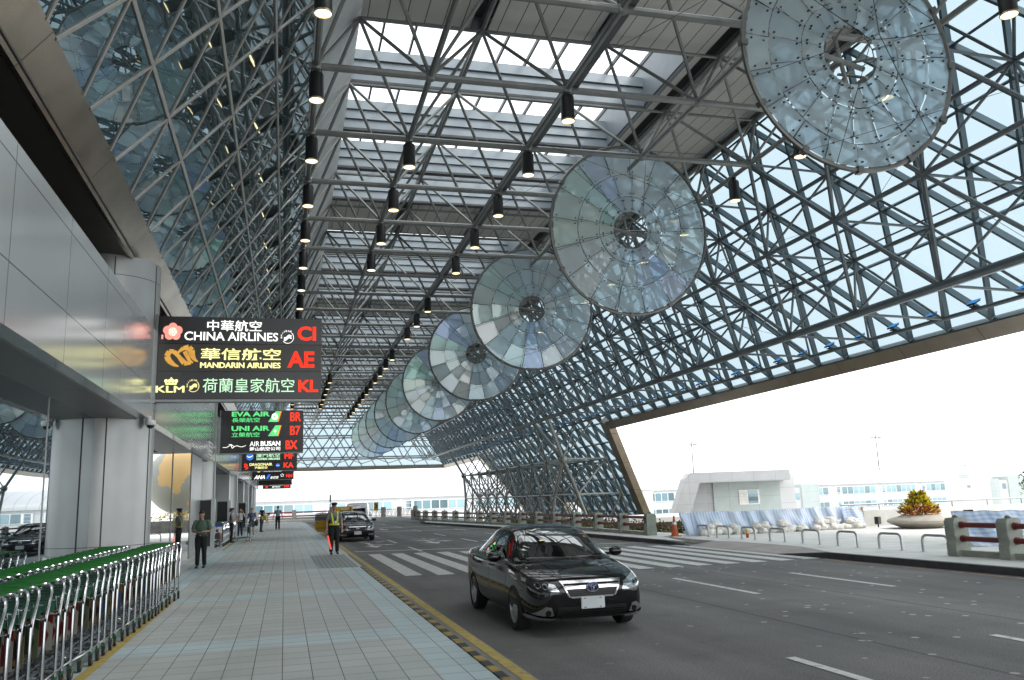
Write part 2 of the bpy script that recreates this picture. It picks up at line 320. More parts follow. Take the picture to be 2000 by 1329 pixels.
# drain plates by the ramp
b=MB(); b.quad((.95,24.4,.1535),(2.0,24.1,.1535),(2.0,30.5,.1535),(.85,30.7,.1535)); struct('ramp_plate',b,panel_mat('ribbed_plate',(.30,.33,.32),(.12,.13,.13),[(0,.13,.02,0)],.6))
# markings
def q4(b,x0,x1,y0,y1,z=.006,sk=0): b.quad((x0,y0,z),(x1,y0+sk,z),(x1,y1+sk,z),(x0,y1,z))
b=MB()
for k in range(14):
    x=3.0+.8*k; q4(b,x,x+.44,22.2-1.9*min(1,k/7),32.3-.24*k-(.5 if k>6 else 0))
struct('zebra_crossing',b,WLINE)
b=MB(); b.quad((2.7,34.5,.006),(13.6,30.9,.006),(13.6,31.15,.006),(2.7,34.8,.006)) ; b.quad((2.7,58.6,.006),(13.0,54.,.006),(13.0,54.35,.006),(2.7,59.0,.006)); b.quad((4,68.,.006),(12.3,63,.006),(12.3,63.4,.006),(4,68.5,.006)); struct('stop_line',b,WLINE)
b=MB()
for x,ys in((5.05,(32.6,40.2,48.2,56,66,76)),(8.4,(38,46,54.5,64,74)),(10.95,(44,53,62))):
    for y in ys: q4(b,x-.06,x+.06,y,y+3.7)
for x,y0,y1 in((5.47,3.2,8.8),(5.45,-6,-2),(8.3,14.2,17.7),(8.42,4.6,9.0),(10.95,13.9,17.3),(10.95,4,8)): q4(b,x-.065,x+.065,y0,y1)
struct('lane_line',b,WLINE)
def arrow(b,x,y,s=1,turn=0):
    P=lambda pts: b.quad(*[(x+a*s,y+c*s,.006) for a,c in pts])
    P([(-.08,4),(.08,4),(.08,1.4),(-.08,1.4)]); P([(-.4,1.5),(.4,1.5),(0,0)])
    if turn: P([(.08,3.1),(.7*turn,2.5),(.7*turn,2.2),(.08,2.8)]); P([(.6*turn,2.8),(.6*turn,1.8),(1.1*turn,2.2)])
b=MB(); arrow(b,3.8,37.,1.0,1); arrow(b,6.6,38.,1.0,1); arrow(b,9.8,36.5,1.,-1); arrow(b,3.8,62,1.,1); arrow(b,6.8,60,1.,0)
for i in range(26):
    x=random.uniform(3.2,4.4)+random.choice((0,2.9)); y=random.uniform(41,44.5); q4(b,x,x+random.uniform(.1,.5),y,y+random.uniform(.1,.35))
struct('road_arrow',b,WLINE)
b=MB(); b.quad((13.86,-25,.006),(13.97,-25,.006),(13.7,20.,.006),(13.6,20,.006)); b.quad((13.2,33,.006),(13.3,33,.006),(12.7,54,.006),(12.6,54,.006)); struct('edge_line',b,mat('edge_line_red',(.42,.24,.20),.7,var=.3,scale=4))
# right-hand pavement and plaza, dropped at the crossing
KX=[(14.0,-25),(14.0,14),(13.95,20.2),(13.75,22.0)]
b=MB(); b.prism([(14.15,-25),(40,-25),(40,31.9),(14.7,31.9),(14.6,27.6),(14.9,26.5),(14.9,22.8),(14.1,20.3)],.146,Matrix.Translation((0,0,.004)))
b.prism([(14.6,31.9),(16.2,31.9),(16.2,44),(14.6,74),(13.0,82),(11.4,72),(12.95,54),(13.5,40.7),(13.6,31),(13.75,28.2)],.146,Matrix.Translation((0,0,.004)))
struct('plaza',b,PAVE)
b=MB(); b.add([(14.9,22.8,.148),(14.9,26.5,.148),(14.6,27.6,.148),(13.7,27.8,.012),(13.75,22.2,.012),(14.1,20.4,.148)],[(0,1,2,3,4),(0,4,5)]); struct('ramp',b,panel_mat('ramp_brick',(.40,.36,.34),(.3,.27,.25),[(0,.2,.015,0),(1,.1,.012,0)],.8,var=.12))
KD=mat('dark_kerb_stone',(.075,.075,.078),.8,var=.25,scale=5)
b=MB(); kr=[(14.08,-25),(14.08,14),(14.03,20.3)]
for a,c in zip(kr,kr[1:]): b.beam((*a,.07),(*c,.07),.16,.165)
b.add([(13.95,20.3,0),(14.11,20.3,0),(14.11,20.3,.152),(13.95,20.3,.152),(13.75,22.3,0),(13.9,22.3,0),(13.9,22.3,.02),(13.75,22.3,.02)],[(0,1,2,3),(4,7,6,5),(0,4,5,1),(1,5,6,2),(2,6,7,3),(3,7,4,0)])
kr=[(13.62,29.6),(13.55,31.2),(13.42,40.7),(12.87,54),(11.35,72),(11.9,77)]
for a,c in zip(kr,kr[1:]): b.beam((*a,.07),(*c,.07),.16,.165)
b.add([(13.7,27.8,0),(13.86,27.8,0),(13.86,27.8,.02),(13.7,27.8,.02),(13.55,29.6,0),(13.7,29.6,0),(13.7,29.6,.152),(13.55,29.6,.152)],[(0,1,2,3),(4,7,6,5),(0,4,5,1),(1,5,6,2),(2,6,7,3),(3,7,4,0)])
struct('dark_kerb',b,KD)
b=MB(); b.bx(16.21,40,31.95,112,-6,-.9); struct('planted_terrace',b,mat('terrace_soil',(.13,.12,.09),.95,var=.3))
# ---------------------------------------------------------------- terminal front
XF=-2.95; XG=-3.98; Y0,Y1=-9.0,122.0
TB=thing('terminal_building','airport terminal front with silver fascia band, round columns and leaning dark glass wall','building',(-3.5,0,0.15))
off=V((3.5,0,-.15))
class LB(MB):
    def build(s,name,m,parent=TB,**k):
        s.v=[tuple(V(v)+off) for v in s.v]; return MB.build(s,name,m,parent,**k)
FASC=panel_mat('silver_fascia',(.56,.60,.62),(.16,.17,.18),[(1,2.587,.022,.35),(2,1.15,.018,.17)],.17,.5,var=.05,scale=.5,cellvar=.02)
b=LB(); b.bx(XF-.25,XF,Y0,104,3.88,5.97); b.build('fascia',FASC)
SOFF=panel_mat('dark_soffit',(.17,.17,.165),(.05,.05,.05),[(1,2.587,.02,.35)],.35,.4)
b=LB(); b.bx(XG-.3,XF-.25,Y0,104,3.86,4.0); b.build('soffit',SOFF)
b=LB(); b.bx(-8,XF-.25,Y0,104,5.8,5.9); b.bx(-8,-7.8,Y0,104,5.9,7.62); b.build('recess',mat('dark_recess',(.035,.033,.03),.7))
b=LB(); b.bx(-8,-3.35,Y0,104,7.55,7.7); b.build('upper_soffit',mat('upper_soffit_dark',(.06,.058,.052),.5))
STORE=mirror_glass('storefront_mirror_glass',(.010,.012,.014),.38,(.84,.91,.94),.010,wav=.008,wscale=.35)
b=LB()
ys=[Y0]+[19.3-20.7*0+20.7*k for k in range(-1,5)]+[104]
b.quad((XG,Y0,.15),(XG,22.2,.15),(XG,22.2,3.88),(XG,Y0,3.88))
b.quad((XG,33.2,.15),(XG,104,.15),(XG,104,3.95),(XG,33.2,3.95)); b.build('storefront_glass',STORE)
# angled vestibule pane that mirrors the plaza
b=LB(); A=V((-4.75,31.46,0));B=V((-3.25,32.72,0)); b.quad((*A.xy,.15),(*B.xy,.15),(*B.xy,3.95),(*A.xy,3.95)); b.build('vestibule_glass',mirror_glass('vestibule_mirror_glass',(.05,.05,.05),.80,(.95,.97,.97),.01))
b=LB(); b.quad((-6,22.2,.15),(-6,31.4,.15),(-6,31.4,3.95),(-6,22.2,3.95)); b.quad((XG,22.2,.15),(-6,22.2,.15),(-6,22.2,3.95),(XG,22.2,3.95)); b.bx(-5.2,XG,21.0,22.6,.15,3.95)
b.quad((-6,31.4,.15),(-4.75,31.46,.15),(-4.75,31.46,3.95),(-6,31.4,3.95)); b.build('vestibule_wall',panel_mat('vestibule_panel',(.55,.56,.56),(.2,.2,.2),[(2,1.2,.02,.3)],.4,.3))
GBM=mat('pale_aluminium',(.42,.42,.41),.4,.6)
for y in (6.2,9.5,12.9,16.2,36,44.5,47.5,50.5,53.5,65,68,71,85.6,89,92): b=LB(); b.bx(XG-.02,XG+.012,y-.012,y+.012,.15,3.9); b.build('glazing_bar',GBM)
for p in(A,A.lerp(B,.62),B): b=LB(); b.bx(p.x-.012,p.x+.012,p.y-.035,p.y-.005,.15,3.9); b.build('glazing_bar',GBM)
COLM=panel_mat('column_cladding',(.36,.37,.37),(.10,.10,.10),[(2,2.98,.016,2.0)],.36,.55,var=.06,scale=1.5)
for k in range(5):
    y=21.0+18.6*k; b=LB(); el=lambda r,z: [V((-4.03+1.10*r*math.cos(2*math.pi*i/56),y+1.10*r*math.sin(2*math.pi*i/56),z)) for i in range(56)]
    def ring(b,prof):
        vs=[v for r,z in prof for v in el(r,z)]; n=56
        b.add(vs,[(i*n+q,i*n+(q+1)%n,(i+1)*n+(q+1)%n,(i+1)*n+q) for i in range(len(prof)-1) for q in range(n)])
    ring(b,[(1,.95),(1,7.55)])
    for a in(-75,-18,40): 
        p=V((-4.03+1.102*math.cos(R(a)),y+1.102*math.sin(R(a)),4.25)); tg=math.atan2(1.1*math.cos(R(a)),-1.1*math.sin(R(a)))
        b.box(p,(.026,.012,6.5),1,tg)
    c=b.build('column',[COLM,mat('joint_dark',(.05,.05,.05),.7)],smooth=True)
    b=LB(); ring(b,[(1.03,.15),(1.03,.93),(1.01,.97)]); b.build('plinth',COLM,c,smooth=True)
    if k>1: b=LB(); b.bx(-4.9,-3.2,y-4.4,y-2.8,.15,3.9); b.build('pier',COLM)
b=LB(); b.bx(-5.2,-3.24,32.75,36.6,.15,3.9); b.build('pier',COLM)
BRZ=mat('bronze_metal',(.30,.265,.22),.26,.85,var=.22,scale=.6,stretch=(1,.25,3),rvar=.08)
b=LB(); b.quad((-3.0,Y0,8.04),(-3.0,104,8.04),(-3.42,104,7.5),(-3.42,Y0,7.5)); b.quad((-3.42,Y0,7.5),(-3.42,104,7.5),(-3.55,104,7.56),(-3.55,Y0,7.56)); b.build('bronze_band',panel_mat('bronze_band_panels',(.32,.285,.24),(.12,.10,.08),[(1,4.14,.03,1.2)],.24,.85,var=.25,scale=1.1))
# leaning glass wall: plane from (-3.0,8.0) to (.62,14.1)
FA=V((-3.02,0,8.03)); FB=V((.62,0,14.15)); fd=(FB-FA); 
FGL=mirror_glass('leaning_dark_glass',(.038,.052,.056),.30,(.68,.80,.84),.012,wav=.015,wscale=1.25,wdet=1.2)
b=LB(); b.quad((FA.x,Y0,FA.z),(FA.x,104,FA.z),(FB.x,104,FB.z),(FB.x,Y0,FB.z)); b.build('leaning_glass',FGL)
fn=V((fd.z,0,-fd.x)).normalized()   # outward, down
def fp(k,y,o=.03): p=FA+fd*k; return V((p.x,y,p.z))+fn*o
MG=mat('facade_mullion',(.36,.35,.335),.45,.3)
lv=[0,.205,.47,.735,1.0]
b=LB()
for k in lv[1:4]: b.beam(fp(k,Y0,.013),fp(k,104,.013),.075,.03,fn)
b.build('horizontal_mullion',MG)
b=LB(); st=2.07; base=14.28-.735*0
for i in range(-16,46):
    # nodes on level 1 (k=.205) at base+st*i ; diagonals advance half a step per level
    y=base+st*i
    for sg in(-1,1):
        pts=[(lv[j],y+sg*st*.5*(j-1)) for j in range(5)]
        pts[0]=(0,y-sg*st*.5*.78)
        if min(p[1] for p in pts)>Y0 and max(p[1] for p in pts)<104: b.beam(fp(*pts[0],o=.010),fp(*pts[-1],o=.010),.062,.03,fn)
b.build('diagonal_mullion',MG)
GUT=panel_mat('gutter_panel',(.72,.75,.76),(.15,.15,.15),[(1,2.07,.015,0)],.42,.3,var=.12)
b=LB(); b.quad((.62,Y0,14.15),(.62,112,14.15),(2.0,112,16.2),(2.0,Y0,16.2)); b.bx(.5,.64,Y0,112,14.1,14.3); b.build('gutter_panel',GUT)
b=LB(); b.bx(-8.2,-8,Y0,104,.15,17); b.quad((-8.2,Y0,17.6),(2,Y0,17.6),(2,104,17.6),(-8.2,104,17.6)); b.quad((-8.2,Y0,.15),(-3,Y0,.15),(-3,Y0,8),(-8.2,Y0,8)); b.bx(-8.2,XG-.1,104,104.2,.15,14); b.build('light_block_shell',CONC)  # unseen back wall, roof and ends added to block light behind the facade

# ------------------------------------------------------------------- the canopy
CN=thing('canopy_roof','huge steel space frame canopy with skylights and sloping blue tinted glass over the road','canopy',(0,0,0))
ZL,ZU=13.3,16.1
XL=[.66,3.7,7.65,11.75,15.9]; XU=[1.95,5.7,9.75,13.85,17.6]
YU=[y+M0/2 for y in YN[:-1]]
for x in XL:
    b=MB(); b.bar((x,YN[0],ZL),(x,YN[-1],ZL),.085,8); 
    if x in(7.65,): b.bx(x+.1,x+.32,YN[0],YN[-1],ZL+.05,ZL+.12,1); b.bx(x-.02,x+.02,YN[0],YN[-1],ZL+.1,ZL+.2,1)
    b.build('lower_chord',[STEEL,STEELD],CN)
for x in XU[1:]:
    b=MB(); b.bar((x,YN[0],ZU),(x,YN[-1],ZU),.075,6); b.bx(x-.08,x+.08,YN[0],YN[-1],ZU+.07,ZU+.2,1); b.build('upper_chord',[STEEL,STEELD],CN)
for y in YN:
    b=MB(); b.bar((.45,y,ZL-.02),(15.9,y,ZL-.02),.10,8); b.build('cross_beam',STEEL,CN)
for y in YU:
    b=MB(); b.bar((2,y,ZU),(17.6,y,ZU),.06,6)
    for i,x in enumerate(XU):
        lows=[(XL[j],y+s*M0/2) for j in(i,i+1) if 0<=j<5 for s in(-1,1)]
        for (a,c) in lows: b.bar((x,y,ZU),(a,c,ZL),.054,6,cap=False)
    b.build('web_strut',STEEL,CN)
b=MB()
for y in YN:
    for x in XL: b.ball((x,y,ZL),.17,8)
for y in YU:
    for x in XU[1:]: b.ball((x,y,ZU),.14,6)
o=b.build('node_ball',STEEL,CN,smooth=True); o['kind']='stuff'
# roof deck with skylight wells
CEIL=panel_mat('ceiling_panels',(.66,.65,.62),(.07,.07,.065),[(0,.58,.03,.1)],.55,.1,var=.1,scale=.6)
SKY0=[23.9+20.7*k for k in range(-2,5)]; SKL=15.6
yy=Y0; runs=[]
for s in SKY0:
    runs.append((yy,s)); yy=s+SKL
runs.append((yy,128))
gaps=[5.7,9.75,13.85]
def strips(x0,x1):
    e=[x0]; 
    for g in gaps:
        if x0<g-.3 and g+.3<x1: e+=[g-.3,g+.3]
    e.append(x1); return [(e[i],e[i+1]) for i in range(0,len(e),2)]
for (a,c) in runs:
    if c-a<.2: continue
    b=MB()
    for x0,x1 in strips(2.0,18.2): b.bx(x0,x1,a,c,16.42,16.5)
    b.build('ceiling_panel',CEIL,CN)
    b=MB(); b.bx(2.0,18.4,a,c,16.9,17.0); b.build('roof_deck',STEELD,CN)
b=MB(); XS=13.1
for s in SKY0:
    for x0,x1 in strips(XS,18.2): b.bx(x0,x1,s,s+SKL,16.42,16.5)
b.build('ceiling_panel',CEIL,CN)
b=MB(); b.bx(XS+.2,18.4,Y0,128,17.02,17.1); b.build('roof_deck',STEELD,CN)
BAF=mat('baffle_sheet',(.255,.295,.325),.45,.15,var=.06,scale=2)
SKG=thin_glass('skylight_glass',(.93,.95,.96),.03)
for s in SKY0:
    k=thing('skylight',None,None); k.parent=CN
    b=MB(); b.quad((2,s,18.3),(XS,s,18.3),(XS,s+SKL,18.3),(2,s+SKL,18.3)); b.build('pane',SKG,k)
    b=MB()
    x=2.0
    while x<XS+.05: b.bx(x-.035,x+.035,s,s+SKL,18.1,18.26); x+=1.11
    b.build('rafter',STEELD,k)
    for i in range(1,5):
        y=s+SKL*i/4; b=MB()
        for j in range(3):
            z0=16.42+.41*j; b.add([(2,y-.03-.05,z0),(XS,y-.08,z0),(XS,y-.0,z0+.395),(2,y-.0,z0+.395),(2,y+.12,z0),(XS,y+.12,z0),(XS,y+.12,z0+.395),(2,y+.12,z0+.395)],[(0,1,2,3),(4,7,6,5),(0,4,5,1),(3,2,6,7)])
            b.bx(2,XS,y+.0,y+.1,z0+.392,z0+.41,1)
        b.bx(2,XS,y-.16,y+.16,16.3,16.40,1)
        b.build('baffle',[BAF,STEELD],k)
    b=MB(); b.bx(XS,XS+.12,s,s+SKL,16.4,18.3); b.bx(1.9,2.0,s,s+SKL,16.3,18.3); b.bx(2,XS,s-.1,s,16.4,18.3); b.bx(2,XS,s+SKL,s+SKL+.12,16.4,18.3); b.build('kerb_wall',BAF,k)
# sloping right-hand side: inner nodes, outer nodes, glazing plane
SL=1.317
INN=[(15.9,13.3),(17.6,10.6),(19.65,7.9)]; OUT=[(17.6,16.1),(19.2,13.2),(21.45,10.55),(23.35,7.8)]
def rows(z): return YN
YI=[[y+(M0/2)*(j%2) for y in YN] for j in range(3)]       # inner level rows
YO=[[y+(M0/2)*((j+1)%2) for y in YN] for j in range(4)]   # outer level rows
for j in(1,2):
    x,z=INN[j]; b=MB(); b.bar((x,YN[0],z),(x,YN[-1],z),.15 if j==2 else .08,8); b.build('slope_chord',STEELB,CN,smooth=True)
for j in(1,2,3):
    x,z=OUT[j]; b=MB(); b.bar((x,YN[0],z),(x,YN[-1],z),.08,8); 
    if j==2: b.bar((x-.25,YN[0],z+.25),(x-.25,YN[-1],z+.25),.035,6)
    b.build('slope_chord',STEELB,CN,smooth=True)
def near(ylist,y): return [v for v in ylist if abs(v-y)<M0*.6 and YN[0]-1<v<YN[-1]+1]
for r,y in enumerate(YN):
    b=MB()
    for j in range(3):
        x,z=INN[j]; yc=YI[j][r]
        if yc>YN[-1]+.1: continue
        if j<2:
            for v in near(YI[j+1],yc): b.bar((x,yc,z),(INN[j+1][0],v,INN[j+1][1]),.072,6,cap=False)
        for jo in(j,j+1):
            for v in near(YO[jo],yc): b.bar((x,yc,z),(OUT[jo][0],v,OUT[jo][1]),.05,6,cap=False)
    for j in range(3):
        x,z=OUT[j]; yc=YO[j][r]
        for v in near(YO[j+1],yc):
            if yc<=YN[-1]: b.bar((x,yc,z),(OUT[j+1][0],v,OUT[j+1][1]),.05,6,cap=False)
    b.build('slope_strut',STEELB,CN)
def gx(z): return 24.4+(7.76-z)/SL
ZT,ZB=16.5,7.6
CG=thin_glass('canopy_tinted_glass',(.30,.375,.415),.03,.02)
YG0,YG1=-9,128.
LEG=[(62.6,ZB),(108.2,ZB),(105.2,-1.2),(89.5,-1.2),(89.5,1.5),(84.0,1.5),(81.0,-1.2),(70.4,-1.2)]
b=MB(); yt=lambda z: 134.9-(z-7.6)/SL
b.quad((gx(ZT),YG0,ZT),(gx(ZT),yt(ZT),ZT),(gx(ZB),yt(ZB),ZB),(gx(ZB),YG0,ZB)); b.build('slope_glass',CG,CN)
b=MB(); b.add([(gx(z),y,z) for y,z in LEG],[(0,7,6,5),(0,5,4,1),(1,4,3,2)]); b.build('leg_glass',CG,CN)
# glazing bars: triangular grid, side 2.07
gn=V((SL,0,1)).normalized()
def gp(y,z,o=-.12): return V((gx(z),y,z))+gn*o
dz=1.79*SL/math.sqrt(1+SL*SL)    # height of one row
def inside(y,z):
    if z>=ZB: return YG0<=y<=yt(z)
    ra=(ZB-z)/(ZB+1.2); l=62.6+7.8*ra; h=108.2-3*ra
    if not(l<=y<=h): return False
    if z<1.5 and 84-3*(1.5-z)/2.7<y<89.5: return False
    return True
def clipline(b,y0,slope,w,h):
    # line y=y0+slope*(ZB-z); gather inside runs
    zs=[ZT-(ZT+1.2)*i/120 for i in range(121)]; run=[]
    for z in zs+[None]:
        ok=z is not None and inside(y0+slope*(ZB-z),z)
        if ok: run.append(z)
        elif run:
            if len(run)>2: b.beam(gp(y0+slope*(ZB-run[0]),run[0]),gp(y0+slope*(ZB-run[-1]),run[-1]),w,h,gn)
            run=[]
sl_=1.035/dz
for sg in(-1,1):
    b=MB()
    for i in range(-5,85): clipline(b,YG0+2.07*i-sg*2,sg*sl_,.09,.26)
    b.build('slope_mullion',MULL,CN)
b=MB(); z=ZB+dz*0+.02; 
k=-6
while ZB+k*dz<ZT:
    zz=ZB+k*dz; k+=1
    if zz<-1: continue
    ys=[YG0+i*.5 for i in range(300)]; run=[]
    for y in ys+[None]:
        ok=y is not None and inside(y,zz)
        if ok: run.append(y)
        elif run:
            b.beam(gp(run[0],zz),gp(run[-1],zz),.08,.2,gn); run=[]
b.build('slope_transom',MULL,CN)
# bronze edge beams
BE=panel_mat('bronze_edge_panels',(.26,.225,.185),(.06,.05,.045),[(1,4.14,.03,0)],.38,.6,var=.12,scale=1)
def edge(b,y0,z0,y1,z1,w=.62,h=.5): b.beam(gp(y0,z0,-.02),gp(y1,z1,-.02),w,h,gn)
b=MB(); edge(b,YG0,7.35,62.9,7.35); edge(b,108,7.35,134.9,7.35); b.beam((gx(7.35)+.2,135.0,7.3),(-9,135.0,7.3),.62,.55); b.build('edge_beam',BE,CN)
b=MB(); edge(b,62.6,7.6,70.5,-1.2,1.0,.6); edge(b,108.2,7.6,105.2,-1.2,1.0,.6); edge(b,84.2,1.5,81,-1.2,.8,.6); edge(b,89.3,1.5,89.5,-1.2,.8,.6); edge(b,84,1.55,89.5,1.55,.4,.5); b.build('leg_trim',panel_mat('bronze_leg_panels',(.33,.275,.22),(.08,.06,.05),[(2,2.2,.03,0)],.32,.75,var=.15,scale=1),CN)
# leg truss
LP=dict(A=(21.4,0,4.8),B=(23.0,1.4,2.0),C=(21.2,1.9,2.0),D=(25.8,1.9,4.85),E=(27.6,3.4,2.0),F=(20.9,2.4,-1.0),G=(24.3,2.0,-1.0),H=(26.3,4.6,-1.0),K=(29.3,5.2,-1.0))
NL=10
def lp(n,i):
    x,dy,z=LP[n]; w=1-2*i/(NL-1); return V((x,64.6+4.36*i+dy*w,z))
b2=MB()
for i in range(NL):
    b=MB(); e=1.35 if i in(0,NL-1) else .8; T=lambda m,n,r,j=i: b.bar(lp(m,i),lp(n,j),r,8,cap=False)
    for v in near(YI[2],lp('A',i).y): b.bar((INN[2][0],v,INN[2][1]),lp('A',i),.11*e,8)
    for v in near(YO[3],lp('D',i).y): b.bar((OUT[3][0],v,OUT[3][1]),lp('D',i),.07,6)
    for v in near(YO[3],lp('A',i).y): b.bar((OUT[3][0],v,OUT[3][1]),lp('A',i),.07,6)
    T('A','B',.11*e); T('A','C',.11*e); T('A','D',.09); T('B','D',.085); T('B','C',.085); T('B','E',.085); T('D','E',.09); T('C','F',.11*e); T('B','G',.11*e); T('E','H',.085); T('E','K',.09); T('C','G',.05); T('B','F',.05)
    if i<NL-1:
        for n in 'ABCDE': T(n,n,.075,i+1)
        T('A','B',.05,i+1); T('A','C',.055,i+1); T('D','E',.055,i+1); T('C','F',.055,i+1); T('B','G',.05,i+1); T('A','D',.05,i+1); T('D','B',.05,i+1); T('E','K',.05,i+1)
    if i:
        T('A','C',.055,i-1); T('A','B',.05,i-1); T('D','E',.055,i-1); T('C','F',.055,i-1); T('B','G',.05,i-1)
    b.build('leg_truss',STEEL,CN,smooth=True); b2.ball(lp('A',i),.36 if i in(0,NL-1) else .24,12)
    for n in 'BCDE': b2.ball(lp(n,i),.15,8)
b2.build('leg_node',STEEL,CN,smooth=True)['kind']='stuff'
# hipped far end
b=MB(); b.quad((2,yt(ZT),ZT),(gx(ZT),yt(ZT),ZT),(gx(ZB),yt(ZB),ZB),(-9,yt(ZB),ZB)); b.quad((2,yt(ZT),ZT),(-9,yt(ZB),ZB),(-9,yt(ZT),ZT)); b.build('end_glass',CG,CN)
hn=V((0,SL,1)).normalized(); hp=lambda x,z: V((x,yt(z),z))-hn*.12
b=MB(); k=0
while ZB+k*dz<ZT: zz=ZB+k*dz; b.beam(hp(-9,zz),hp(gx(zz),zz),.09,.22,hn); k+=1
for i in range(-5,18):
    for sg in(-1,1):
        x=-9+2.07*i; n=int((ZT-ZB)/dz); xa,xb=x,x+sg*1.035*n
        if xa<gx(ZB) and xb<gx(ZT)-.3 and min(xa,xb)>-9: b.beam(hp(xa,ZB),hp(xb,ZB+n*dz),.09,.24,hn)
b.build('end_mullion',MULL,CN)
b=MB()
for i in range(0,9):
    x=-7+M0*i
    for sg in(-1,1):
        p=V((x,yt(8.6)-1.6,8.6)); b.bar(p,(x+sg*M0/2,yt(12)-1.8,12.),.09,6); b.bar((x+sg*M0/2,yt(12)-1.8,12.),(x,yt(15.5)-2,15.4),.08,6); b.bar(p,(x+sg*M0/2,yt(8),8),.06,6)
b.bar((-8,yt(8.6)-1.6,8.6),(23,yt(8.6)-1.6,8.6),.12,8); b.bar((-8,yt(12)-1.8,12),(20,yt(12)-1.8,12),.12,8)
b.build('end_truss',STEEL,CN)
# ------------------------------------------------------------ hanging lamps
LAMPON=emis('lamp_glow',(1,.80,.46),1.7); LAMPB=mat('lamp_housing_black',(.018,.019,.021),.5,.3)
def make_lamp(stub):
    t=thing('hanging_downlight','',"downlight")
    b=MB(); b.lathe([(.195,0),(.195,.70),(.17,.75),(.1,.78)],20); b.build('housing',LAMPB,t,smooth=True)
    b=MB(); b.lathe([(.2,-.02),(.2,.02),(.185,.02),(.185,-.02)],20,cap=False); b.build('trim_ring',mat('lamp_trim',(.5,.42,.25),.3,.9),t,smooth=True)
    b=MB(); b.lathe([(.183,-.004),(.01,-.005)],20); b.build('lens',LAMPON,t)
    b=MB()
    if stub:
        for s in(-.13,.13): b.bar((s,0,.72),(s,0,1.0),.015,6)
        b.tube([(-.05,0,.76),(-.06,.02,.95),(-.02,.03,1.15),(.03,.0,1.05)],.012,5)
    else: b.bar((0,0,.76),(0,0,1.0),.03,6); b.box((0,0,.86),(.16,.16,.03))
    b.build('hanger',LAMPB,t); return t
LA=make_lamp(True); LC=make_lamp(False); used=set()
def put_lamp(x,y,row,lab,grp):
    src=LA if row=='A' else LC
    o=src if row not in used and src.location.length==0 else dup(src)
    used.add(row); o.location=(x,y,12.36); o['label']=lab; o['group']=grp
for k in range(-1,20): put_lamp(.66,17.15+4.14*k,'A','black cylinder lamp lit warm, in the row along the foot of the leaning glass wall','downlights along the glass wall')
for k in list(range(1,5))+list(range(13,19)): put_lamp(3.7,21.25+4.14*k,'B','black cylinder lamp lit warm, hanging under the left side of the skylights','downlights under the left of the skylights')
for k in range(0,22):
    if k in(5,9): continue
    put_lamp(7.65,21.25+4.14*k,'C','black cylinder lamp lit warm, hanging from the middle chord left of the glass discs','downlights from the middle chord')
for k in range(-2,9): put_lamp(15.9,22.35+4.14*k,'D','black cylinder lamp lit warm, beside the sloping glass on the right','downlights along the sloping glass')
# ------------------------------------------------------------ glass discs
DISCG=thin_glass('disc_glass',(.85,.88,.90),.12,.05,.70,tint=True)
GREY=[(.66,.73,.75),(.63,.71,.73),(.69,.75,.75),(.61,.69,.72),(.72,.77,.77)]
COLR=[(.44,.55,.86),(.48,.76,.62),(.70,.76,.62),(.77,.73,.68),(.58,.72,.76),(.44,.56,.84),(.66,.64,.80)]
DL=['largest glass disc, turned on edge at the top right','blue and green tinted glass disc, second from the front','glass disc with a green wedge, third from the front','pale glass disc, fourth from the front','glass disc half hidden, fifth from the front','glass disc, sixth from the front','glass disc, seventh from the front, small with distance','glass disc, third from the far end','glass disc, second from the far end','farthest glass disc, smallest, above the far opening']
DY=[14.4,26.7,39.3,52.2,65.6,77.6,88.2,98,108.5,119.5]
DN=[(0,-3)]+[(3,-6),(-8,-6),(-8,-8),(8,-8),(12,-6),(14,-6),(14,-6),(14,-8),(16,-8)]
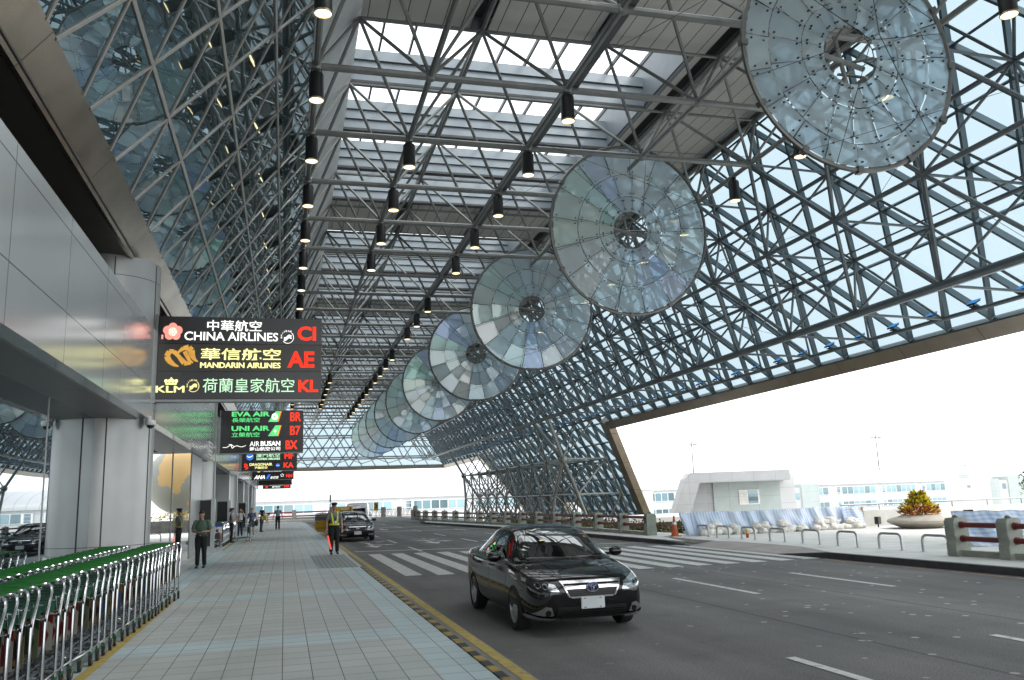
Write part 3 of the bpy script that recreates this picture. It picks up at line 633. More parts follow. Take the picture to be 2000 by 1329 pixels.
for i,(y,(az,el)) in enumerate(zip(DY,DN)):
    rnd=random.Random(40+i); t=thing('glass_disc',DL[i]+' of the hanging row','glass disc',((11.75,y,11.07) if i else (11.75,14.4,11.07)),group='iridescent glass discs hung along the canopy')
    a,e=R(az),R(el); n=V((math.sin(a)*math.cos(e),-math.cos(a)*math.cos(e),math.sin(e))); t.rotation_mode='QUATERNION'; t.rotation_quaternion=n.to_track_quat('Z','Y')
    RO=3.02 if i else 2.6; rad=[.66,1.22,2.02,RO-.05]; NS=17 if i else 19
    b=MB(); b.tube([(RO*math.cos(2*math.pi*k/72),RO*math.sin(2*math.pi*k/72),0) for k in range(72)],.055,6,closed=True)
    for k in range(12): b.box((RO*math.cos(k*.5236),RO*math.sin(k*.5236),0),(.16,.12,.16),0,k*.5236)
    b.build('rim',mat('disc_rim_steel',(.16,.16,.15),.4,.6),t,smooth=True)
    hue=[rnd.random() for _ in range(6)]; wamp=[rnd.choice((.25,.45,.65,.85)) for _ in range(30)]
    spoke=MB(); stud=MB()
    for j in range(3):
        b=MB(); r0,r1=rad[j]+.012,rad[j+1]-.012
        for k in range(NS):
            a0=2*math.pi*(k+.12*j)/NS+.006; a1=2*math.pi*(k+1+.12*j)/NS-.006; am=(a0+a1)/2
            ang=(math.degrees(am)+40)%360
            # the dichroic sheen drifts round the disc: each wedge keeps its hue through the rings
            g0=rnd.choice(GREY); w=0 if i==0 else max(0,min(1,(130-abs(ang-262))/60))*wamp[k%NS]
            q=(ang-150+hue[0]*50)/36+rnd.uniform(-.2,.2); c0=COLR[int(q)%len(COLR)]
            col=tuple(c*w+g*(1-w) for c,g in zip(c0,g0))
            f=rnd.uniform(.93,1.06); col=tuple(min(.96,c*f*g_) for c,g_ in zip(col,(1.12,1.2,1.27) if i else (.84,.93,1.0)))
            tl=rnd.uniform(-.045,.045); tr_=rnd.uniform(-.045,.045); cv=.10*(1-j*.2)
            zf=lambda r,aa: tl*(r-(r0+r1)/2)+tr_*(aa-am)*r+.02
            P=lambda r,aa: V((r*math.cos(aa),r*math.sin(aa),zf(r,aa)))
            b.add([P(r0,a0),P(r1,a0),P(r1,am),P(r1,a1),P(r0,a1),P(r0,am)],[(0,1,2,3,4,5)],0,col)
            for rr,aa in((r0+.1,a0+.04),(r1-.12,a0+.03),(r0+.1,a1-.04),(r1-.12,a1-.03)):
                stud.box((rr*math.cos(aa),rr*math.sin(aa),.03),(.03,.03,.05))
            q0,q1=a0-.006,a0-.006+.35*2*math.pi/NS*(1 if j<2 else 0)
            spoke.bar((rad[j]*math.cos(a0-.006),rad[j]*math.sin(a0-.006),-.03),(rad[j+1]*math.cos(a0-.006),rad[j+1]*math.sin(a0-.006),-.03),.028,4)
        b.build('glass_ring',DISCG,t)
    for rr in rad[:3]: spoke.tube([(rr*math.cos(2*math.pi*k/NS),rr*math.sin(2*math.pi*k/NS),-.05) for k in range(NS)],.011,4,closed=True)
    spoke.build('spoke_frame',mat('disc_spoke_steel',(.13,.14,.14),.4,.5),t); stud.build('stud',BLACK,t)['kind']='stuff'
    b=MB()
    for k in range(7):
        a0=k*.9; b.bar((.62*math.cos(a0),.62*math.sin(a0),0),(.25*math.cos(a0+.6),.25*math.sin(a0+.6),-.75),.035,6)
    b.bar((-.6,.1,-.25),(.6,-.1,-.35),.06,8); b.bar((.1,-.55,-.3),(-.1,.6,-.35),.05,8); b.bar((0,0,-.3),(0,0,-1.9),.07,8); b.ball((0,0,-.75),.14,8)
    b.build('hub_frame',STEEL,t)
    b=MB()
    for k in range(6):
        a0=k*math.pi/3+.3; b.bar((RO*math.cos(a0),RO*math.sin(a0),.03),(.0,0,.95 if k%2 else .7),.008,4); b.bar((RO*math.cos(a0),RO*math.sin(a0),0),(0,0,-1.8),.008,4)
    qi=t.rotation_quaternion.inverted(); lc=lambda p: qi@(V(p)-V(t.location))
    for k,(dx,dy,zz) in enumerate(((-4.1,-2,13.3),(4.15,-2,13.3),(-4.1,5.5,13.3),(4.15,6.2,13.3),(6.0,-3,10.6),(7.9,3.,7.9),(6.0,7,10.6))):
        a0=k*.95+.4; b.bar((RO*math.cos(a0),RO*math.sin(a0),0),lc((11.75+dx,y+dy,zz)),.007,4)
    b.build('stay_cable',BLACK,t)
# long tie wires from the disc rims to the truss
# ------------------------------------------------------------ blue floodlights on the low chord
FLB=emis('floodlight_blue_glow',(.06,.28,.70),.5); 
b=MB(); b.box((0,0,.12),(.34,.36,.06),M=Matrix.Rotation(R(-28),4,'Y')); hb=b
t0=thing('floodlight','',"floodlight"); hb.build('housing',BLACK,t0,bevel=.01)
b=MB(); b.box((.02,0,.165),(.33,.36,.03),M=Matrix.Rotation(R(-28),4,'Y')); b.build('lens',FLB,t0)
b=MB(); b.bar((0,0,-.06),(0,0,.1),.025,6); b.box((0,0,-.02),(.12,.3,.04)); b.build('bracket',BLACK,t0)
k=0
for y in [15.5+2.07*i for i in range(50)]:
    for d in(0,) if y>60 else (0,):
        o=t0 if k==0 else dup(t0); k+=1; o.location=(23.3,y,7.93); o['label']='small blue lensed floodlight on the lowest tube above the bronze edge beam'; o['group']='blue floodlights along the canopy edge'
# ------------------------------------------------------------ airline signs
_T={}
def tmesh(body,off=0,shear=0):
    key=(body,off,shear)
    if key not in _T:
        c=bpy.data.curves.new('t','FONT'); c.body=body; c.offset=off; c.shear=shear; c.resolution_u=3; c.space_character=1.0; o=bpy.data.objects.new('t',c); COL.objects.link(o)
        bpy.context.view_layer.update(); me=bpy.data.meshes.new_from_object(o.evaluated_get(bpy.context.evaluated_depsgraph_get()))
        vs=[v.co.copy() for v in me.vertices]; fs=[tuple(p.vertices) for p in me.polygons]
        bpy.data.objects.remove(o); bpy.data.meshes.remove(me)
        x0=min(v.x for v in vs);x1=max(v.x for v in vs);y0=min(v.y for v in vs);y1=max(v.y for v in vs)
        _T[key]=([((v.x-x0)/(x1-x0),(v.y-y0)/(y1-y0)) for v in vs],fs)
    return _T[key]
ER=emis('sign_red_light',(.85,.035,.015),1.0); EW=emis('sign_white_light',(.86,.86,.82),.95); EY=emis('sign_yellow_light',(.80,.76,.30),.9); EG=emis('sign_green_light',(.09,.50,.16),.9)
EMG=emis('sign_pale_green_light',(.50,.80,.52),.8); EO=emis('sign_gold_light',(.42,.22,.045),.85); EP=emis('sign_pink_light',(.72,.25,.20),.8); EB=emis('sign_blue_light',(.03,.14,.50),.8); EOR=emis('sign_orange_light',(.75,.22,.02),.8)
SBK=mat('sign_panel_black',(.012,.010,.013),.25,var=.1); SBR=mat('sign_panel_brown_black',(.022,.019,.012),.3); SFR=mat('sign_frame_grey',(.20,.21,.21),.35,.6)
class Sign:
    def __init__(s,y,label,crop):
        # crop: left, right, top, bottom of the sign face in its own drawing units
        s.t=thing('hanging_sign',label,'sign',(-2.9,y,4.36),group='lit airline signs hung along the walkway'); s.W,s.H=3.72,1.97; s.cr=crop; s.y=-.012
        b=MB(); b.bx(0,s.W,.02,.30,0,s.H); b.bx(-.05,0,-.02,.33,-.08,s.H+.03,1); b.bx(0,s.W,-.01,.31,-.05,0,1); b.build('cabinet',[SBK,SFR],s.t)
        s.p=[]
        for k in range(3):
            z1=s.H*(1-k/3)-.012; z0=s.H*(1-(k+1)/3)+.012; b=MB(); b.bx(.02,s.W-.02,-.008,.02,z0,z1); s.p.append(b.build('panel',SBR if (k==1 and y<30) else SBK,s.t))
    def X(s,u): return (u-s.cr[0])/(s.cr[1]-s.cr[0])*s.W
    def Z(s,v): return s.H*(1-(v-s.cr[2])/(s.cr[3]-s.cr[2]))
    def text(s,row,body,u0,u1,v0,v1,m,off=.02,name='lettering',sh=0):
        hv=off if 'M' in body else 0      # letters with M are thickened by shifted layers
        vs,fs=tmesh(body,0 if hv else off,sh); x0,x1=s.X(u0),s.X(u1); z0,z1=s.Z(v1),s.Z(v0)
        b=MB(); e=(z1-z0)*.055 if hv else 0
        for q,(ex,ez) in enumerate(((0,0),(e,0),(-e,0),(0,e*.6),(0,-e*.6)) if hv else ((0,0),)): b.add([(x0+a*(x1-x0)+ex,s.y-.0006*q,z0+c*(z1-z0)+ez) for a,c in vs],fs)
        return b.build(name,m,s.p[row])
    def poly(s,row,pts,m,name='emblem',dy=0):
        b=MB(); b.add([(s.X(u),s.y-dy,s.Z(v)) for u,v in pts],[tuple(range(len(pts)))]); return b.build(name,m,s.p[row])
    def curve(s,row,pts,w,m,name='emblem',dy=0):
        b=MB(); P=[V((s.X(u),s.Z(v))) for u,v in pts]; n=len(P)
        for i in range(n-1):
            d=(P[i+1]-P[i]).normalized(); q=V((-d.y,d.x))
            wa=w[i] if isinstance(w,list) else w; wb=w[i+1] if isinstance(w,list) else w
            b.add([(p.x,s.y-dy,p.y) for p in (P[i]-q*wa/2-d*.002,P[i+1]-q*wb/2+d*.002,P[i+1]+q*wb/2+d*.002,P[i]+q*wa/2-d*.002)],[(0,1,2,3)])
        return b.build(name,m,s.p[row])
    def disc(s,row,u,v,r,m,name='emblem',dy=0,n=24): return s.poly(row,[(u+r*math.cos(2*math.pi*k/n),v+r*math.sin(2*math.pi*k/n)) for k in range(n)],m,name,dy)
    def team(s,row,u,v,r,m):
        s.curve(row,[(u+r*math.cos(R(a)),v+r*math.sin(R(a))) for a in range(-50,150,10)],.012,m)
        for k in(-1,0,1): s.curve(row,[(u-r*.65+r*1.3*q/8,v+k*r*.22+r*.25-q/8*r*.45+r*.13*math.sin(q*.95)) for q in range(9)],.020,m)
        for q,ch in enumerate('SKYTEAM'):
            a=R(178+q*19.5); s.text(row,ch,u+r*1.1*math.cos(a)-r*.12,u+r*1.1*math.cos(a)+r*.12,v+r*1.1*math.sin(a)-r*.14,v+r*1.1*math.sin(a)+r*.14,m,.02)
s=Sign(20.75,'nearest and largest lit hanging sign, with a pink blossom in its top row',(108,1921,48,943))
s.text(0,'中華航空',632,1235,82,203,EW,.008); s.text(0,'CHINA AIRLINES',390,1422,214,308,EW,.014); s.text(0,'CI',1642,1855,136,296,ER,.03); s.team(0,1532,262,66,EW)
for k in range(5):
    a=R(-90+72*k); s.disc(0,264+60*math.cos(a),218+50*math.sin(a),48,EP,'emblem',.0005*k,18)
s.disc(0,264,220,46,emis('sign_pale_pink_light',(.9,.62,.50),.85),'emblem',.004)
for k in range(10): a=R(36*k); s.disc(0,264+40*math.cos(a)*(1 if k%2 else .6),220+36*math.sin(a)*(1 if k%2 else .6),5,ER,'emblem',.006,8)
s.poly(0,[(145,252),(165,252),(165,300),(145,300)],EP,'seal')
s.text(1,'華信航空',574,1455,390,520,EY,.014); s.text(1,'MANDARIN AIRLINES',572,1452,546,604,EY,.010); s.text(1,'AE',1530,1840,415,597,emis('sign_dim_red_light',(.62,.03,.015),1),.035)
s.curve(1,[(340,592),(285,572),(235,530),(212,482),(235,430),(285,432),(325,470),(355,515)],[.03,.09,.13,.13,.11,.10,.10,.05],EO)
s.curve(1,[(318,440),(350,500),(400,555),(470,560)],[.03,.10,.13,.05],EO); s.curve(1,[(330,440),(385,395),(440,388),(470,420),(480,470),(505,515),(545,540)],[.05,.10,.14,.15,.13,.08,.02],EO); s.curve(1,[(400,430),(425,480),(455,530),(490,552)],[.10,.09,.07,.04],EO)
s.text(2,'KLM',112,408,800,867,EY,.012); s.team(2,505,802,60,EY); s.text(2,'荷蘭皇家航空',605,1612,716,870,EMG,.0); s.text(2,'KL',1660,1885,733,865,ER,.03)
for k in range(4): s.disc(2,214+36*k,747,19,EY,'emblem',.0004*k,14)
s.poly(2,[(205,768),(330,768),(326,786),(209,786)],EY); s.poly(2,[(262,708),(274,708),(274,732),(262,732)],EY); s.poly(2,[(254,716),(282,716),(282,722),(254,722)],EY,'emblem',.001)
s=Sign(41.4,'second hanging sign from the front, with two green rows above a white one',(30,1262,92,690))
for row,(nm,zh,vs,code,cc) in enumerate((('EVA AIR','長榮航空',(108,178,195,260),'BR',(1060,1225,122,250)),('UNI AIR','立榮航空',(312,383,402,470),'B7',(1060,1215,318,450)))):
    s.text(row,nm,186,752,vs[0],vs[1],EG,.035); s.text(row,zh,190,603,vs[2],vs[3],EG,.01); s.text(row,code,*cc,ER,.02)
    d=0 if row==0 else 203; s.poly(row,[(728,257+d),(838,105+d),(912,105+d),(868,257+d)],EG); s.poly(row,[(868,257+d),(912,105+d),(930,105+d),(886,257+d)],EOR,'emblem',.001)
s.disc(0,826,183,48,EW,'emblem',.003); s.disc(0,822,181,14,EG,'emblem',.005)
s.poly(1,[(835+(38 if k%2==0 else 11)*math.sin(R(45*k))*.85,392-(38 if k%2==0 else 11)*math.cos(R(45*k))) for k in range(8)],EW,'emblem',.003)
s.text(2,'AIR',460,603,532,600,EW,.0); s.text(2,'BUSAN',622,915,530,600,EW,.03); s.text(2,'釜山航空公司',456,915,612,664,EW,.012); s.text(2,'BX',996,1175,526,650,ER,.03)
s.curve(2,[(68,610),(120,612),(160,590),(200,572),(190,595),(205,625),(235,600),(270,588),(320,604),(360,605),(402,586)],.022,EW); s.curve(2,[(155,572),(185,570),(230,600)],.02,EW,'emblem',.001)
s=Sign(62.1,'third hanging sign from the front, with a blue round emblem and red letters MF',(345,1165,549,980))
s.disc(1,462,770,54,EB); s.curve(1,[(415,752),(445,775),(475,770),(510,745)],[.02,.06,.07,.02],EY,'emblem',.003); s.text(1,'廈門航空',556,908,720,780,EMG,.006); s.text(1,'XIAMEN AIRLINES',556,908,790,819,EMG,.015); s.text(1,'MF',980,1110,728,808,emis('sign_dim_red_light',(.62,.03,.015)),.05)
s.text(2,'DRAGONAIR',460,795,866,907,EY,.02); s.text(2,'港龍航空',532,724,916,954,EY,.012); s.text(2,'KA',965,1112,866,944,ER,.025)
s.curve(2,[(380,880),(415,875),(425,900),(385,905),(390,925),(435,920),(430,945),(395,955)],.05,ER); s.disc(2,878,905,28,EB); s.curve(2,[(850,905),(905,906)],.02,EY,'emblem',.002)
s=Sign(82.8,'fourth hanging sign from the front, with white slanted letters and a blue stripe',(505,1120,787,1110))
s.text(1,'SICHUAN AIRLINES',672,935,975,992,EW,.03); s.poly(1,[(570,985),(628,980),(610,997),(585,997)],EY); s.text(1,'3U',990,1070,950,982,ER,.05); s.text(2,'ANA',528,690,1043,1100,EW,.03,sh=.3); s.poly(2,[(700,1098),(738,1035),(775,1035),(738,1098)],EB); s.text(2,'全日空',767,893,1060,1099,EW,.012,sh=.2); s.text(2,'NH',1006,1095,1036,1085,ER,.02)
for k in range(5): s.disc(2,945+20*math.cos(R(-90+72*k)),1050+18*math.sin(R(-90+72*k)),7,EW,'emblem',0,6)
s=Sign(103.5,'fifth hanging sign from the front, its visible lower row dark and blank',(600,1095,930,1190))
s=Sign(124.0,'farthest hanging sign, with a small red star and red letters HX',(665,1080,1027,1245))
s.poly(2,[(718+(28 if k%2==0 else 12)*math.sin(R(36*k)),1217-(24 if k%2==0 else 10)*math.cos(R(36*k))) for k in range(10)],ER); s.text(2,'HONGKONG AIRLINES',760,960,1188,1201,EW,.03); s.text(2,'香港航空',800,920,1212,1233,EW,.012); s.text(2,'HX',980,1065,1185,1235,ER,.025)
# dome cameras under the fascia, small plate
DOMEM=mat('camera_dome_glass',(.02,.02,.02),.08)
for i,(x,y,z,lab) in enumerate(((-2.93,20.4,3.86,'white dome camera under the fascia, below the nearest hanging sign'),(-2.93,59,3.86,'white dome camera under the fascia, beside the third column'))):
    t=thing('dome_camera',lab,'camera',(x,y,z)); b=MB(); b.lathe([(.08,.0),(.115,-.02),(.115,-.10),(.10,-.12)],16); b.box((-.06,0,.03),(.14,.1,.1)); b.build('housing',WHITEP,t,smooth=True); b=MB(); b.ball((0,0,-.11),(.09,.09,.09),12); b.build('dome',DOMEM,t,smooth=True)
t=thing('notice_plate','small pale lattice plate on the lower fascia beyond the second sign','plate',(-2.93,36.5,3.92)); b=MB(); b.box((0,0,.32),(.03,1.5,.55)); b.build('backing',WHITEP,t)
b=MB()
for k in range(6):
    for j in range(3): b.box((.018,-.6+.24*k,.16+.16*j),(.008,.15,.09))
b.build('character_block',mat('plate_grey',(.22,.23,.23),.5),t)
# ------------------------------------------------------------ luggage trolleys
GRN=mat('trolley_green_grip',(.012,.13,.02),.45,var=.2,scale=6); GBAND=mat('trolley_green_band',(.03,.12,.07),.4)
def admat(name,c1,c2,c3):
    m,t,out=nt(name); p=N(t,'BsdfPrincipled',i_Roughness=.3); tc=N(t,'TexCoord'); mp=N(t,'Mapping'); mp.inputs['Scale'].default_value=(5,1,4); L(t,tc.outputs['Object'],mp.inputs[0])
    v=N(t,'TexVoronoi',i_Scale=1.0); L(t,mp.outputs[0],v.inputs['Vector']); n=N(t,'TexNoise',i_Scale=14.); L(t,tc.outputs['Object'],n.inputs['Vector'])
    cr=N(t,'ValToRGB'); e=cr.color_ramp.elements; e[0].color=(*c1,1); e[1].color=(*c2,1); e[0].position=.4; e[1].position=.62; e2=e.new(.7); e2.color=(*c3,1); cr.color_ramp.interpolation='CONSTANT'
    ad=N(t,'Math',operation='MULTIPLY_ADD'); ad.inputs[1].default_value=.25; L(t,n.outputs[0],ad.inputs[0]); sep=N(t,'SeparateColor'); L(t,v.outputs['Color'],sep.inputs[0]); L(t,sep.outputs[0],ad.inputs[2]); L(t,ad.outputs[0],cr.inputs[0])
    L(t,cr.outputs[0],p.inputs['Base Color']); L(t,p.outputs[0],out.inputs[0]); return m
ADS=[admat('advert_red',(0.099,0.007,0.009),(0.135,0.013,0.013),(0.225,0.203,0.180)),admat('advert_blue_sky',(0.027,0.054,0.158),(0.054,0.113,0.225),(0.027,0.072,0.023)),admat('advert_forest',(0.009,0.023,0.009),(0.023,0.050,0.013),(0.068,0.077,0.045)),admat('advert_dark',(0.013,0.009,0.009),(0.036,0.013,0.013),(0.135,0.090,0.045)),admat('advert_orange',(0.158,0.054,0.013),(0.203,0.090,0.023),(0.036,0.054,0.135))]
ADNAME=['red','blue','green','dark','orange']
def make_trolley():
    t=thing('luggage_trolley','','trolley')
    b=MB()
    for s in(-1,1):
        b.tube([(s*.29,0,.135),(s*.29,.0,.40),(s*.29,.0,.70),(s*.29,.035,.78),(s*.29,.12,.89),(s*.288,.18,.97),(s*.28,.195,1.02),(s*.26,.175,1.05),(s*.23,.15,1.05),(s*.205,.14,1.045)],.0175,8)
        b.tube([(s*.29,0,.20),(s*.27,-.35,.18),(s*.17,-.82,.15),(s*.10,-.95,.14)],.014,6)
        b.bar((s*.20,-.02,.24),(s*.12,-.80,.20),.009,5); b.bar((s*.09,-.02,.24),(s*.06,-.85,.20),.009,5); b.box((s*.285,.015,.70),(.035,.045,.10))
        b.tube([(s*.27,-.01,.74),(s*.26,-.25,.78),(s*.25,-.26,.90),(s*.27,.06,.86)],.007,5)
    b.tube([(-.29,0,.20),(0,0,.215),(.29,0,.20)],.014,6); b.tube([(-.10,-.95,.14),(0,-.97,.2),(.10,-.95,.14)],.014,6); b.bar((-.29,.0,.42),(.29,0,.42),.009,5); b.bar((-.25,-.26,.90),(.25,-.26,.90),.007,5); b.bar((-.25,-.26,.78),(.25,-.26,.78),.007,5); b.bar((-.27,-.4,.19),(.27,-.4,.19),.009,5)
    b.build('frame',STAIN,t,smooth=True)
    b=MB(); b.tube([(-.22,.14,1.045),(-.195,.14,1.045),(.195,.14,1.045),(.22,.14,1.045)],[.02,.026,.026,.02],10); b.build('grip',GRN,t,smooth=True)
    b=MB(); b.box((0,-.015,.57),(.50,.012,.33)); t['_']=1; b.build('advert_panel',ADS[0],t)
    b=MB(); b.box((0,-.012,.79),(.50,.014,.075)); b.box((0,-.262,.84),(.46,.008,.10)); b.build('green_band',GBAND,t)
    for (x,y,r) in((-.29,.0,.072),(.29,.0,.072),(0,-.93,.072)):
        b=MB(); b.lathe([(r*.55,-.017),(r,-.015),(r,.015),(r*.55,.017)],16,Matrix.Translation((x,y+.02,r))@Matrix.Rotation(R(90),4,'Y')); w=b.build('wheel',RUBBER,t,smooth=True)
        b=MB(); b.lathe([(r*.54,-.018),(r*.54,.018)],12,Matrix.Translation((x,y+.02,r))@Matrix.Rotation(R(90),4,'Y')); b.build('hub',STAIN,w)
        b=MB(); 
        for s in(-1,1): b.add([(x+s*.024,y+.045,r),(x+s*.024,y-.005,r),(x+s*.024,y-.035,.125),(x+s*.024,y+.05,.125)],[(0,1,2,3)])
        b.box((x,y+.005,.125),(.052,.075,.02)); b.build('fork',STAIN,w); b=MB(); b.lathe([(.024,.135),(.024,.155)],10,Matrix.Translation((x,y,0))); b.build('green_collar',GRN,w)
    del t['_']; return t
TR=make_trolley(); ADM=[]
for m in ADS:
    c=[o for o in TR.children if o.name.startswith('advert')][0].data.copy(); c.materials[0]=m; ADM.append(c)
rt_=random.Random(3); tused=[0]
def trolley(x,y,rz,ad,label,group):
    o=TR if not tused[0] else dup(TR); tused[0]=1
    o.location=(x,y,.15); o.rotation_euler=(0,0,rz); o['label']=label; o['group']=group
    for ch in o.children:
        if ch.name.startswith('advert'): ch.data=ADM[ad]
    return o
y=18.25; k=0
while y>5.6:
    ad=rt_.choice((0,0,1,2,3,2,4) if k>4 else (2,3,2)); x=-2.27-.02*(18.2-y)*.9
    trolley(x+rt_.uniform(-.02,.02),y,rt_.uniform(-.03,.03),ad,f'luggage trolley with {ADNAME[ad]} advert panel nested in the near row beside the yellow line','nested trolleys beside the yellow line') ; k+=1
    y-= rt_.choice((.30,.33,.37,.45)) if k>4 else .5
y=17.6
while y>7.2:
    ad=rt_.choice((0,1,2,3)); trolley(-3.09+.0*y,y,rt_.uniform(-.03,.03),ad,f'chrome luggage trolley with {ADNAME[ad]} advert panel in the back row against the mirror glass','nested trolleys against the mirror glass'); y-=rt_.choice((.33,.38,.44))
y=51.0
while y>41.0: trolley(-2.95,y,0,3,'distant luggage trolley in the nested row past the second column','nested trolleys past the second column'); y-=.5
trolley(-1.75,46.6,R(-75),3,'single luggage trolley pulled out sideways beside the uniformed woman','') ; o=[q for q in bpy.data.objects if q.get('label','').startswith('single luggage')][0]; del o['group']
o=trolley(-2.05,91,0,3,'loaded luggage trolley pushed by the farthest man','x'); del o['group']
t=thing('advert_stand','white poster with a blue header at the front of the far trolley row','advert board',(-2.95,39.9,.15)); b=MB(); b.bx(-.33,.33,0,.03,.35,1.0); b.build('poster',admat('poster_white',(.7,.72,.75),(.6,.65,.72),(.25,.2,.2)),t); b=MB(); b.bx(-.33,.33,-.005,.0,.92,1.05); b.build('header',mat('poster_blue',(.03,.06,.3),.4),t)
b=MB(); b.ball((.12,-.012,.76),(.05,.01,.07),10); b.add([(.0,-.012,.4),(.27,-.012,.4),(.22,-.012,.66),(.06,-.012,.66)],[(0,1,2,3)]); b.build('printed_figure',mat('poster_dark',(.05,.03,.03),.5),t)
b=MB(); b.bar((-.3,.02,.0),(-.3,.02,.4),.015); b.bar((.3,.02,0),(.3,.02,.4),.015); b.build('leg',STAIN,t)
# tall dark display boards by the columns
for i,(x,y,lab) in enumerate(((-3.0,36.3,'tall black display board in front of the second column, behind the man in green'),(-3.0,46.5,'narrow black display board just past the second column'),(-3.0,68,'distant black display board past the third column'))):
    t=thing('display_board',lab,'display board',(x,y,.15)); b=MB(); b.bx(-.32,.18,-.04,.04,.25,2.05); b.build('black_face',BLACK,t); b=MB(); b.bx(.18,.34,-.06,.06,.0,2.1); b.bx(-.32,.18,-.05,.05,2.05,2.1); b.bx(-.32,.18,-.05,.05,0,.25); b.build('steel_frame',FASC,t)

# ------------------------------------------------------------------- people
SKIN=mat('skin',(.44,.26,.18),.5,var=.06); HAIR=mat('hair_black',(.012,.010,.010),.5); EYE=mat('eye_dark',(.015,.012,.012),.3); LIP=mat('lips',(.26,.10,.08),.5)
def cloth(n,c,r=.85): return mat(n,c,r,var=.12,scale=9,bump=.25,bscale=14)
TRB=cloth('black_trousers',(.012,.012,.014)); SHOE=mat('black_shoe',(.012,.011,.011),.35)
def person(label,loc,rz,H=1.70,top=None,bottom=TRB,shoe=SHOE,sleeve=.55,arms=None,legs=None,bow=0,skirt=False,vox=.011,fat=1.0,group=None,hair=True,waist=0):
    """one continuous remeshed body; region colours follow the nearest limb"""
    k=H/1.72; t=thing('person',label,'person',loc,rz,group)
    b=MB(); TOP,BOT,SK,SH,EY,LI=range(6); mats=[top,bottom,SKIN,shoe,EYE,LIP]
    f=fat
    tb=waist   # forward bend (radians) of the trunk about the hips
    rot=lambda p: V((0,0,.95))+Matrix.Rotation(tb,3,'X')@(V(p)-V((0,0,.95))) if tb else V(p)
    b.ball((0,.0,.95),(.158*f,.112*f,.12),16,BOT)
    b.ball(rot((0,.005,1.07)),(.152*f,.112*f,.16),16,TOP); b.ball(rot((0,.01,1.24)),(.168*f,.115*f,.21),16,TOP); b.ball(rot((0,.015,1.36)),(.165,.085,.09),14,TOP)
    b.tube([rot((0,.02,1.38)),rot((0,.012,1.46)),rot((0,-.0,1.53))],[.058,.05,.05],10,SK); b.tube([rot((0,.025,1.40)),rot((0,.018,1.44))],[.085,.062],12,TOP)
    for sx in(-1,1):
        b.ball(rot((sx*.175,.015,1.385)),(.066,.062,.062),10,TOP)
        hip=V((sx*.085,0,.92)); kn,an=(legs[0 if sx<0 else 1] if legs else (V((sx*.095,-.012,.49)),V((sx*.105,.015,.09))))
        kn,an=V(kn),V(an)
        lm=SK if skirt else BOT
        if skirt:
            b.tube([hip+V((0,0,.03)),(sx*.09,0,.62)],[.115,.12],12,BOT); b.tube([(0,0,.95),(0,0,.60)],[.13,.155],14,BOT)
            b.tube([hip,kn,an],[.07,.05,.035],10,SK)
        else: b.tube([hip,hip.lerp(kn,.5),kn,kn.lerp(an,.5),an+V((0,0,.01))],[.098*f,.088*f,.072,.068,.062],12,BOT)
        fd_=V((0,-1,0)); b.ball(an+V((0,-.055,-.045)),(.042,.13,.042),12,SH); b.ball(an+V((0,.01,-.02)),(.042,.055,.055),10,SH); b.ball(an+V((0,-.11,-.055)),(.047,.075,.033),10,SH)
        el,wr=(arms[0 if sx<0 else 1] if arms else (V((sx*.25,.03,1.12)),V((sx*.255,-.03,.87))))
        el,wr=V(el),V(wr); shd=rot((sx*.185,.015,1.39))
        b.tube([shd,shd.lerp(el,.5),el,el.lerp(wr,.35),wr],[.05,.047,.038,.038,.027],10,SK if sleeve<1.5 else TOP)
        if sleeve<1.5: b.tube([shd,shd.lerp(el,sleeve)],[.066,.066],12,TOP)
        d=(wr-el).normalized(); sd_=V((-sx,0,0)); sd_=(sd_-d*sd_.dot(d)).normalized() if abs(d.x)<.8 else V((0,0,-1)); pn=d.cross(sd_).normalized()
        T=Matrix((sd_,pn,d)).transposed(); b.ball(wr+d*.05,(.036,.019,.052),10,SK,T)
        inw=V((-sx*.25,-.6,-.1)); inw=(inw-d*inw.dot(d)).normalized()
        for q,(o_,ln) in enumerate(((-.027,.066),(-.009,.076),(.009,.072),(.026,.056))):
            p0=wr+d*.085+sd_*o_; p1=p0+d*ln*.5+inw*.010; p2=p0+d*ln*.85+inw*.032; b.tube([p0-d*.02,p0,p1,p2],[.0095,.0095,.009,.0075],7,SK)
        p0=wr+d*.035-sd_*.03; b.tube([p0,p0-sd_*.022+d*.028+inw*.012,p0-sd_*.018+d*.058+inw*.028],[.012,.0105,.009],7,SK)
    Mh=Matrix.Translation(rot((0,-.005,1.53)))@Matrix.Rotation(bow+tb*.6,4,'X')@Matrix.Translation((0,0,.085)); M3=Mh.to_3x3()
    hb=lambda c,r,m,n=12: b.ball(Mh@V(c),r,n,m,M3)
    hb((0,.012,.02),(.074,.092,.092),SK,18); hb((0,-.028,-.045),(.056,.062,.062),SK,14); hb((0,-.055,-.085),(.026,.024,.02),SK); hb((0,-.083,-.022),(.014,.02,.024),SK); hb((0,-.09,-.035),(.018,.014,.011),SK); hb((0,-.066,.022),(.055,.018,.014),SK)
    for sx in(-1,1):
        hb((sx*.076,.012,-.008),(.011,.022,.032),SK); hb((sx*.030,-.077,.0),(.012,.007,.007),EY,8); hb((sx*.03,-.07,-.03),(.022,.015,.02),SK)
    hb((0,-.083,-.062),(.023,.009,.007),LI,8)
    src=bpy.data.meshes.new('body'); src.from_pydata([V(v)*k for v in b.v],[],b.f)
    o=bpy.data.objects.new('body',src); COL.objects.link(o); rm=o.modifiers.new('r','REMESH'); rm.mode='VOXEL'; rm.voxel_size=vox; sm=o.modifiers.new('s','SMOOTH'); sm.iterations=2; sm.factor=.5
